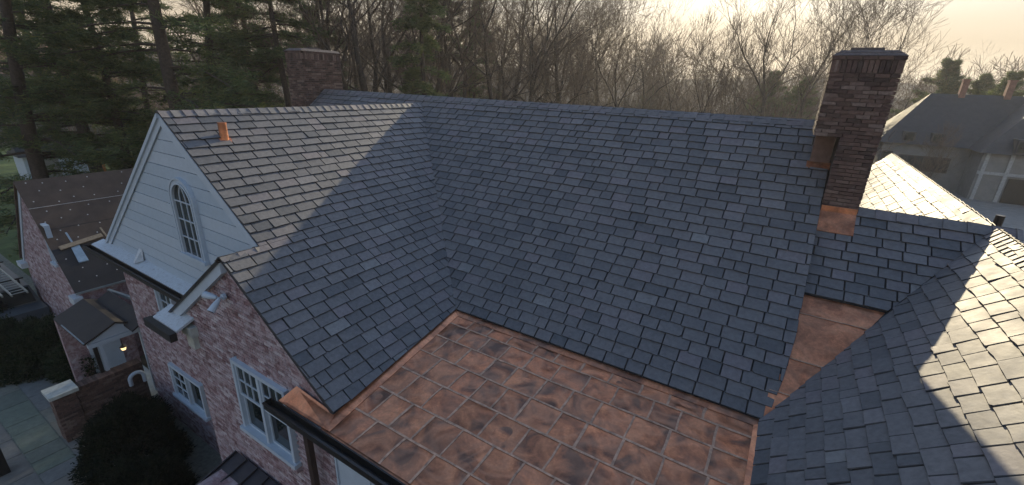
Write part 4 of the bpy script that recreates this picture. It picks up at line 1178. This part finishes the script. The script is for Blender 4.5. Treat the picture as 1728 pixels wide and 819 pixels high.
m = MB(); m.solid([(c.x-3.3, c.y-2.9, GROUND+2.3), (c.x+.3, c.y-2.9, GROUND+2.3), (c.x+.3, c.y+2.9, GROUND+2.3), (c.x-3.3, c.y+2.9, GROUND+2.3)], [(c.x-3.3, c.y-2.9, GROUND+2.4), (c.x-.3, c.y-2.9, GROUND+3.2), (c.x-.3, c.y+2.9, GROUND+3.2), (c.x-3.3, c.y+2.9, GROUND+2.4)]); m.build('roof', M['far_roof'], sh)
m = MB(); m.box(c.x, c.x+.05, c.y-1.6, c.y-.4, GROUND+.2, GROUND+2.0); m.build('door', M['far_wall'], sh)

# ================================================================== TREES
def tube_mesh(name, segs, mat, sides=5, rnd=None):
    """segs: (n,8) p0 p1 r0 r1"""
    S = np.asarray(segs, dtype=np.float64)
    p0, p1, r0, r1 = S[:, 0:3], S[:, 3:6], S[:, 6], S[:, 7]
    d = p1-p0; d /= np.maximum(np.linalg.norm(d, axis=1, keepdims=True), 1e-9)
    ref = np.where(np.abs(d[:, 2:3]) > .9, np.array([[1., 0, 0]]), np.array([[0, 0, 1.]]))
    a = np.cross(d, ref); a /= np.linalg.norm(a, axis=1, keepdims=True); b = np.cross(d, a)
    n = len(S); ang = 2*np.pi*np.arange(sides)/sides
    ring = (a[:, None, :]*np.cos(ang)[None, :, None] + b[:, None, :]*np.sin(ang)[None, :, None])
    v0 = p0[:, None, :]+ring*r0[:, None, None]; v1 = p1[:, None, :]+ring*r1[:, None, None]
    V = np.concatenate([v0, v1], axis=1).reshape(-1, 3)
    i = np.arange(sides); j = (i+1) % sides
    q = np.stack([i, j, j+sides, i+sides], axis=1)
    F = (np.arange(n)[:, None, None]*2*sides + q[None]).reshape(-1, 4)
    return raw_mesh(name, V, F, mat, None, 4, True)
def bare_segs(seed, height, trunk_r, levels=6, upright=.55, max_segs=5200, lean=0.0, spread=1.0, r_min=.012):
    from collections import deque
    rg = random.Random(seed); thick, thin = [], []
    Q = deque([(Vector((0, 0, 0)), Vector((lean, rg.uniform(-.04, .04), 1)).normalized(), height*.40, trunk_r, 0)])
    while Q and len(thick)+len(thin) < max_segs:
        p, d, ln, r, lev = Q.popleft()
        n = 5 if lev == 0 else (3 if lev < 4 else 2)
        seg = ln/n; ends = []
        for k in range(n):
            jit = .05 if lev == 0 else .13
            d = (d+Vector((rg.gauss(0, jit), rg.gauss(0, jit), rg.gauss(0, jit*.6)+(.03 if lev else .02)))).normalized()
            q = p+d*seg; r1 = max(r_min, r*(.90 if lev == 0 else .82))
            (thick if r > .03 else thin).append((*p, *q, r, r1))
            p, r = q, r1; ends.append((p.copy(), d.copy(), r))
        if lev >= levels: continue
        for c in range(rg.randint(2, 3)):
            ax = d.orthogonal(); ax.rotate(Matrix.Rotation(rg.uniform(0, 6.283), 3, d))
            sp = rg.uniform(.35, .7)*spread if c else rg.uniform(.06, .28)
            nd = d*math.cos(sp)+ax*math.sin(sp); nd.z += upright*.25; nd.normalize()
            Q.append((p.copy(), nd, ln*rg.uniform(.62, .82) if lev else height*rg.uniform(.22, .30), max(r_min, r*(.82 if c == 0 else rg.uniform(.5, .72))), lev+1))
        for i, (pp, dd, r_) in enumerate(ends[:-1]):
            if lev == 0 and i < 2: continue
            for _ in range(1 if lev == 0 else rg.randint(1, 2)):
                ax = dd.orthogonal(); ax.rotate(Matrix.Rotation(rg.uniform(0, 6.283), 3, dd))
                sp = rg.uniform(.6, 1.1)*spread
                nd = dd*math.cos(sp)+ax*math.sin(sp); nd.z += upright*.3; nd.normalize()
                Q.append((pp.copy(), nd, (ln*rg.uniform(.4, .65) if lev else height*rg.uniform(.13, .22)), max(r_min, r_*rg.uniform(.35, .5)), lev+1+(lev > 0)))
    return thick, thin
def bare_tree_meshes(seed, height, tr, **kw):
    a, b = bare_segs(seed, height, tr, **kw)
    return tube_mesh('trunk', a, M['bark_grey'], 7), (tube_mesh('crown', b, M['twig'], 3) if b else None)
def place_tree(name, meshes, loc, rz, sc, label, group, cat='tree'):
    t = empty(name, loc, label, cat, group); t.rotation_euler = (0, 0, rz); t.scale = (sc, sc, sc)
    for nm, me in zip(('trunk', 'crown'), meshes):
        if me is None: continue
        o = bpy.data.objects.new(nm, me); COL.objects.link(o); o.parent = t
    return t
def tufts(centres, n_per, ln, wd, seed, droop=0.0, spread=.12, up=.25, axes=None):
    """thin needle-like triangles round the centres"""
    rs = np.random.RandomState(seed)
    C_ = np.repeat(np.asarray(centres), n_per, axis=0); k = len(C_)
    d = rs.normal(size=(k, 3)); d[:, 2] = d[:, 2]*.6+up
    if axes is not None: d = d*.75+np.repeat(np.asarray(axes), n_per, axis=0)*1.1
    d /= np.linalg.norm(d, axis=1, keepdims=True)
    w = np.cross(d, rs.normal(size=(k, 3))); w /= np.maximum(np.linalg.norm(w, axis=1, keepdims=True), 1e-6)
    L_ = ln*rs.uniform(.6, 1.3, size=(k, 1)); W_ = wd*rs.uniform(.6, 1.4, size=(k, 1))
    base = C_+rs.normal(size=(k, 3))*spread
    V = np.stack([base-w*W_*.5, base+w*W_*.5, base+d*L_], axis=1).reshape(-1, 3)
    return V, np.arange(3*k).reshape(-1, 3), np.repeat(rs.uniform(0, 1, size=len(centres)), n_per)*.7+rs.uniform(0, .3, size=k)
def pine_meshes(seed, height, tr, crown_from=.12, blen=4.2, density=1.0, droop=-.08, taper=.55, n_per=9, ln=.30, wd=.045):
    rg = random.Random(seed); thick = []; centres = []; axes = []
    p = Vector((0, 0, 0)); d = Vector((rg.uniform(-.03, .03), rg.uniform(-.03, .03), 1)).normalized(); n = 16
    trunk = [p.copy()]
    for k in range(n):
        d = (d+Vector((rg.gauss(0, .02), rg.gauss(0, .02), .02))).normalized(); q = p+d*height/n
        thick.append((*p, *q, tr*(1-.9*k/n), tr*(1-.9*(k+1)/n))); p = q; trunk.append(p.copy())
    def tp(t):
        f = t*n; i = min(int(f), n-1); return trunk[i].lerp(trunk[i+1], f-i)
    z = crown_from
    while z < .985:
        for b in range(rg.randint(3, 5)):
            if rg.random() > density: continue
            az = rg.uniform(0, 6.283); rel = (z-crown_from)/(1-crown_from)
            L_ = blen*max(.12, 1-taper*rel-(.95-taper)*rel*rel)*rg.uniform(.6, 1.15)
            o = tp(min(1, z+rg.uniform(-.012, .012)))
            dd = Vector((math.cos(az), math.sin(az), .05+.40*rel+rg.uniform(-.15, .15))).normalized()
            q0 = o; m_ = 6; r0 = .018+.05*tr/.3*(1-rel)
            for s_ in range(m_):
                dd = (dd+Vector((rg.gauss(0, .08), rg.gauss(0, .08), droop+ (.10 if s_ > 3 else 0)))).normalized()
                q1 = q0+dd*L_/m_; thick.append((*q0, *q1, r0*(1-s_/m_*.8), r0*(1-(s_+1)/m_*.8)))
                if s_ >= 1:
                    for _ in range(3):
                        sd = Vector((-dd.y, dd.x, 0)).normalized()*rg.choice((-1, 1))
                        tw = (sd*rg.uniform(.5, 1)+dd*rg.uniform(.3, .9)+Vector((0, 0, rg.uniform(-.1, .3)))).normalized()
                        tl = L_*rg.uniform(.10, .26)*(1.1-.1*s_)
                        e0 = q0.lerp(q1, rg.random()); e1 = e0+tw*tl
                        thick.append((*e0, *e1, .012, .005))
                        for u in (.35, .6, .8, 1.0):
                            if rg.random() < .9: centres.append(e0.lerp(e1, u)+Vector((rg.gauss(0, .05), rg.gauss(0, .05), rg.gauss(0, .04)))); axes.append(tw)
                q0 = q1
        z += rg.uniform(.022, .042)
    V, F, rn = tufts(centres, n_per, ln, wd, seed, axes=axes, up=.2)
    return tube_mesh('trunk', thick, M['bark'], 6), raw_mesh('crown', V, F, M['needles'], rn)

pines = [pine_meshes(101, 24, .36, .10, 5.2), pine_meshes(102, 26, .40, .22, 5.6, .9), pine_meshes(103, 21, .30, .06, 4.6), pine_meshes(104, 24, .30, .45, 3.6, .8)]
PL = [ # u, distance, mesh, scale, label
    (12, 31, 0, 1.0, 'leftmost white pine with low boughs beyond the outbuilding'),
    (118, 40, 1, 1.0, 'white pine rising behind the outbuilding ridge left of the white gable'),
    (172, 30, 2, .95, 'smaller bushy pine with low branches behind the outbuilding'),
    (275, 27, 1, 1.0, 'large dark pine directly behind the tip of the white gable'),
    (345, 38, 0, 1.05, 'dense pine between the white gable and the left chimney'),
    (420, 46, 2, 1.2, 'broad pine just left of the left chimney'),
    (488, 36, 3, 1.0, 'tall bare-stemmed pine right behind the left chimney'),
    (60, 60, 1, 1.1, 'farther pine on the lawn at the far left'),
    (232, 62, 0, 1.15, 'farther pine on the lawn behind the white gable'),
    (545, 58, 2, 1.3, 'distant pine just right of the left chimney'),
    (745, 66, 3, 1.15, 'tall dark conifer in the wood behind the main ridge'),
]
for k, (u, dist, mi, sc, lab) in enumerate(PL):
    place_tree('pine_tree', pines[mi], at_dist(u, dist), k*1.7, sc, lab, 'pines behind the house')
spruce = pine_meshes(110, 20, .28, .06, 4.4, 1.0, -.14, .8)
for k, (u, dist, sc, lab) in enumerate([(712, 36, 1.0, 'dark spruce behind the main ridge, right of the leaning trunk'), (800, 64, 1.1, 'dark narrow spruce in the wood left of the sun glow')]):
    place_tree('spruce_tree', spruce, at_dist(u, dist), k*2.1+.4, sc, lab, 'spruces behind the main ridge')
ever = pine_meshes(115, 13, .25, .03, 5.2, .9, -.03, .45, 12, .36, .07)
ever2 = pine_meshes(119, 12, .25, .03, 5.6, .8, -.01, .6, 12, .36, .07)
for k, (u, dist, sc, lab) in enumerate([(1308, 88, 1.05, 'rounded evergreen left of the right chimney'), (1352, 84, .95, 'evergreen mound touching the right chimney'),
                                        (1602, 98, 1.25, 'tall flat-topped evergreen above the far house roof'), (1690, 100, 1.05, 'evergreen at the far right above the far house'), (1722, 92, 1.1, 'evergreen cut by the right edge of the picture'), (1100, 110, .8, 'low evergreen under the sun glow behind the ridge')]):
    place_tree('evergreen_tree', ever if k % 2 else ever2, at_dist(u, dist), k*1.3, sc, lab, 'far evergreens')
bares = [bare_tree_meshes(200+i, h, r, **kw) for i, (h, r, kw) in enumerate([
    (22, .46, dict()), (24, .42, dict(upright=.8)), (20, .34, dict(upright=.5, spread=1.1)), (23, .42, dict(upright=.9, spread=.8)), (18, .26, dict(upright=.9)), (25, .44, dict(lean=-.12)), (16, .19, dict(upright=1.1, spread=.75))])]
BL = [
    (578, 44, 3, 1.0, 'straight bare trunk right of the left chimney'),
    (612, 38, 5, 1.0, 'leaning bare trunk over the left half of the main ridge'),
    (660, 60, 0, 1.0, 'grey bare tree left of the spruce behind the ridge'),
    (690, 44, 1, 1.05, 'thick bare trunk above the join of the two ridges'),
    (724, 58, 2, 1.05, 'bare tree right of the thick trunk above the ridge join'),
    (775, 52, 3, .95, 'slender bare tree behind the left part of the main ridge'),
    (848, 60, 2, .95, 'spreading bare tree left of the middle of the main ridge'),
    (905, 56, 0, .95, 'dark bare oak at the middle of the main ridge'),
    (960, 66, 4, 1.1, 'slim bare tree right of the dark oak'),
    (1012, 70, 1, .85, 'bare tree beside the sun glow, left side'),
    (1060, 62, 3, .78, 'bare tree standing under the sun glow'),
    (1090, 74, 2, .9, 'twiggy bare tree right under the brightest sky'),
    (1150, 86, 4, 1.0, 'small twiggy tree right of the sun glow'),
    (1205, 64, 6, 1.0, 'thin forked young tree standing clear against the bright sky'),
    (1255, 80, 6, 1.1, 'thin upright tree between the bright sky and the evergreen'),
    (1318, 72, 3, .95, 'tall bare tree left of the right chimney'),
    (1362, 78, 1, .95, 'bare tree with steep branches next to the right chimney'),
    (1415, 74, 6, 1.35, 'fan-shaped bare tree behind the right chimney top'),
    (1470, 80, 4, 1.15, 'broad twiggy tree right above the right chimney cap'),
    (1545, 105, 2, .7, 'low bare tree between the right chimney and the far evergreen'),
    (1655, 108, 0, .62, 'bare tree behind the far house roof'),
    (1640, 56, 6, .42, 'small bare ornamental tree by the far driveway'),
    (350, 72, 0, 1.0, 'bare tree seen through the pines behind the white gable'),
    (445, 70, 3, 1.0, 'bare tree seen through the pines left of the left chimney'),
    (60, 76, 1, 1.0, 'bare tree seen through the leftmost pine boughs'),
    (1000, 92, 0, 1.1, 'farther bare tree behind the middle of the ridge'),
    (560, 50, 1, 1.05, 'bare tree in the thick of the wood behind the left half of the main ridge'),
    (595, 64, 2, 1.20, 'bare tree in the thick of the wood behind the left half of the main ridge'),
    (640, 48, 0, 1.00, 'bare tree in the thick of the wood behind the left half of the main ridge'),
    (650, 74, 3, 1.25, 'bare tree in the thick of the wood behind the left half of the main ridge'),
    (705, 70, 2, 1.20, 'bare tree in the thick of the wood behind the left half of the main ridge'),
    (735, 46, 5, 0.95, 'bare tree in the thick of the wood behind the left half of the main ridge'),
    (755, 74, 0, 1.20, 'bare tree in the thick of the wood behind the left half of the main ridge'),
    (790, 60, 1, 1.10, 'bare tree in the thick of the wood behind the left half of the main ridge'),
    (820, 48, 0, 0.95, 'bare tree in the thick of the wood behind the left half of the main ridge'),
    (830, 76, 3, 1.25, 'bare tree in the thick of the wood behind the left half of the main ridge'),
    (868, 72, 5, 1.20, 'bare tree in the thick of the wood behind the left half of the main ridge'),
    (885, 50, 3, 0.95, 'bare tree in the thick of the wood behind the left half of the main ridge'),
    (925, 74, 1, 1.20, 'bare tree in the thick of the wood behind the left half of the main ridge'),
    (940, 54, 0, 0.95, 'bare tree in the thick of the wood behind the left half of the main ridge'),
    (946, 64, 5, 1.00, 'bare tree in the thick of the wood behind the left half of the main ridge'),
]
for k, (u, dist, mi, sc, lab) in enumerate(BL):
    place_tree('bare_tree', bares[mi], at_dist(u, dist), k*2.4, sc, lab, 'bare trees behind the house')
# far wood: one mass of many small bare trees
protos = []
for i in range(5):
    a, b = bare_segs(300+i, 16, .2, levels=5, max_segs=520, upright=.8, r_min=.026)
    protos.append(np.asarray(a+b))
rs = np.random.RandomState(4); allseg = []
for k in range(330):
    u = rs.uniform(-150, 1800); dist = 85+140*rs.uniform()**1.3
    if u > 1500 and dist < 112: continue
    p = at_dist(u, dist); sc = rs.uniform(.75, 1.15)*(1.3 if 450 < u < 1120 else 1.0); s = protos[rs.randint(5)].copy(); a = rs.uniform(0, 6.283)
    ca, sa = math.cos(a), math.sin(a)
    for o in (0, 3):
        x, y_ = s[:, o]*ca-s[:, o+1]*sa, s[:, o]*sa+s[:, o+1]*ca
        s[:, o], s[:, o+1] = x*sc+p.x, y_*sc+p.y; s[:, o+2] = s[:, o+2]*sc+p.z
    s[:, 6:8] = np.maximum(s[:, 6:8]*sc*1.2, .02)
    allseg.append(s)
wood = link('woodland', tube_mesh('woodland', np.concatenate(allseg), M['twig'], 3)); tag(wood, kind='stuff')
# understorey: bushy multi-stemmed saplings, one mass
protos = [np.concatenate([np.asarray(sum(bare_segs(320+i*5+j, 7, .06, levels=4, max_segs=110, upright=.6, spread=1.25, r_min=.02, lean=.5*math.cos(j*1.6)), [])) for j in range(4)]) for i in range(3)]
allseg = []
for k in range(330):
    u = rs.uniform(-150, 1800); dist = 55+110*rs.uniform()
    if (u > 1460 and dist < 112) or (u < 330 and dist < 85): continue
    p = at_dist(u, dist); sc = rs.uniform(.8, 1.6); s = protos[rs.randint(3)].copy(); a = rs.uniform(0, 6.283)
    ca, sa = math.cos(a), math.sin(a)
    for o in (0, 3):
        x, y_ = s[:, o]*ca-s[:, o+1]*sa, s[:, o]*sa+s[:, o+1]*ca
        s[:, o], s[:, o+1] = x*sc+p.x, y_*sc+p.y; s[:, o+2] = s[:, o+2]*sc+p.z
    s[:, 6:8] = np.maximum(s[:, 6:8]*sc, .018)
    allseg.append(s)
tag(link('understorey', tube_mesh('understorey', np.concatenate(allseg), M['twig'], 3)), kind='stuff')
# undergrowth: tangled dry stems
n = 38000
u = rs.uniform(-100, 1800, n); dist = rs.uniform(46, 170, n)
cen = np.array([tuple(at_dist(a, b)) for a, b in zip(u, dist)]); h = rs.uniform(2, 9.0, n)*(.6+.5*np.sin(u*.013)**2)
tip = cen + np.stack([rs.normal(0, 1.2, n), rs.normal(0, 1.2, n), h], axis=1)
keep = ~((u > 1470) & (dist < 115)) & ~((u < 330) & (dist < 85))
seg = np.concatenate([cen, tip, rs.uniform(.02, .05, (n, 1)), np.full((n, 1), .008)], axis=1)[keep]
tag(link('undergrowth', tube_mesh('undergrowth', seg, M['brush'], 3)), kind='stuff')

# ================================================================== SHRUBS
def shrub(name, loc, rx, ry_, hz, mat, seed, label, group, n=5200, ln=.085, wd=.035):
    rs = np.random.RandomState(seed)
    d = rs.normal(size=(n, 3)); d /= np.linalg.norm(d, axis=1, keepdims=True); d[:, 2] = np.abs(d[:, 2])
    rad = rs.uniform(.55, 1.0, size=(n, 1))**.5
    lump = 1+.16*np.sin(d[:, :1]*5+seed)*np.cos(d[:, 1:2]*6+seed*1.7)+.10*np.sin(d[:, 2:3]*9+seed)
    c = d*rad*lump*np.array([rx, ry_, hz])
    V, F, rn = tufts(c, 5, ln, wd, seed, spread=.05, up=.2, axes=d)
    V[:, 2] = np.maximum(V[:, 2], .005)
    t = empty(name, loc, label, 'shrub', group)
    o = bpy.data.objects.new('foliage', raw_mesh('foliage', V, F, M[mat], rn)); COL.objects.link(o); o.parent = t
    segs = []
    rr = random.Random(seed)
    for k in range(7):
        a = rr.uniform(0, 6.28); segs.append((0, 0, 0, math.cos(a)*rx*.6, math.sin(a)*ry_*.6, hz*.75, .03, .01))
    o = bpy.data.objects.new('stem', tube_mesh('stem', segs, M['bark'], 5)); COL.objects.link(o); o.parent = t
shrub('yew_shrub', (-7.6, -4.0, GROUND), 1.25, 1.0, 1.75, 'yew', 1, 'dark clipped yew in front of the low window', 'yews along the house wall', 6500)
shrub('yew_shrub', (-5.6, -4.35, GROUND), 1.2, .9, 1.5, 'yew', 2, 'dark yew nearest the metal bay roof', 'yews along the house wall', 6500)
shrub('yew_shrub', (-8.9, -3.6, GROUND), .8, .8, 1.35, 'yew', 3, 'dark yew next to the brick garden wall', 'yews along the house wall', 4500)
for k, (u, v, rx, ry_, hz, lab) in enumerate([(40, 600, 1.3, .8, 1.6, 'leafy shrub at the left edge beside the flagstones'), (95, 590, 1.2, .8, 1.7, 'leafy shrub in front of the outbuilding wall'), (140, 610, 1.1, .7, 1.5, 'leafy shrub behind the garden wall pier'), (10, 545, 1.2, .9, 1.5, 'dark shrub under the ladders at the left edge')]):
    p = at_z(u, v+20, GROUND)
    shrub('garden_shrub', (p.x, p.y, GROUND), rx, ry_, hz, 'shrub', 20+k, lab, 'shrubs before the outbuilding', 4500, .10, .045)

# ================================================================== AIR
m = MB(); m.box(-720, 720, -420, 920, GROUND-1.0, 34.0)
hz = m.build('haze', M['felt'])
hm = bpy.data.materials.new('haze_air'); hm.use_nodes = True
hm.node_tree.nodes.clear()
ho = hm.node_tree.nodes.new('ShaderNodeOutputMaterial'); hv_ = hm.node_tree.nodes.new('ShaderNodeVolumePrincipled')
hv_.inputs['Color'].default_value = (0.92, 0.92, 0.92, 1); hv_.inputs['Density'].default_value = 0.0007; hv_.inputs['Anisotropy'].default_value = 0.3
hm.node_tree.links.new(hv_.outputs['Volume'], ho.inputs['Volume'])
hz.data.materials.clear(); hz.data.materials.append(hm)
tag(hz, kind='stuff')
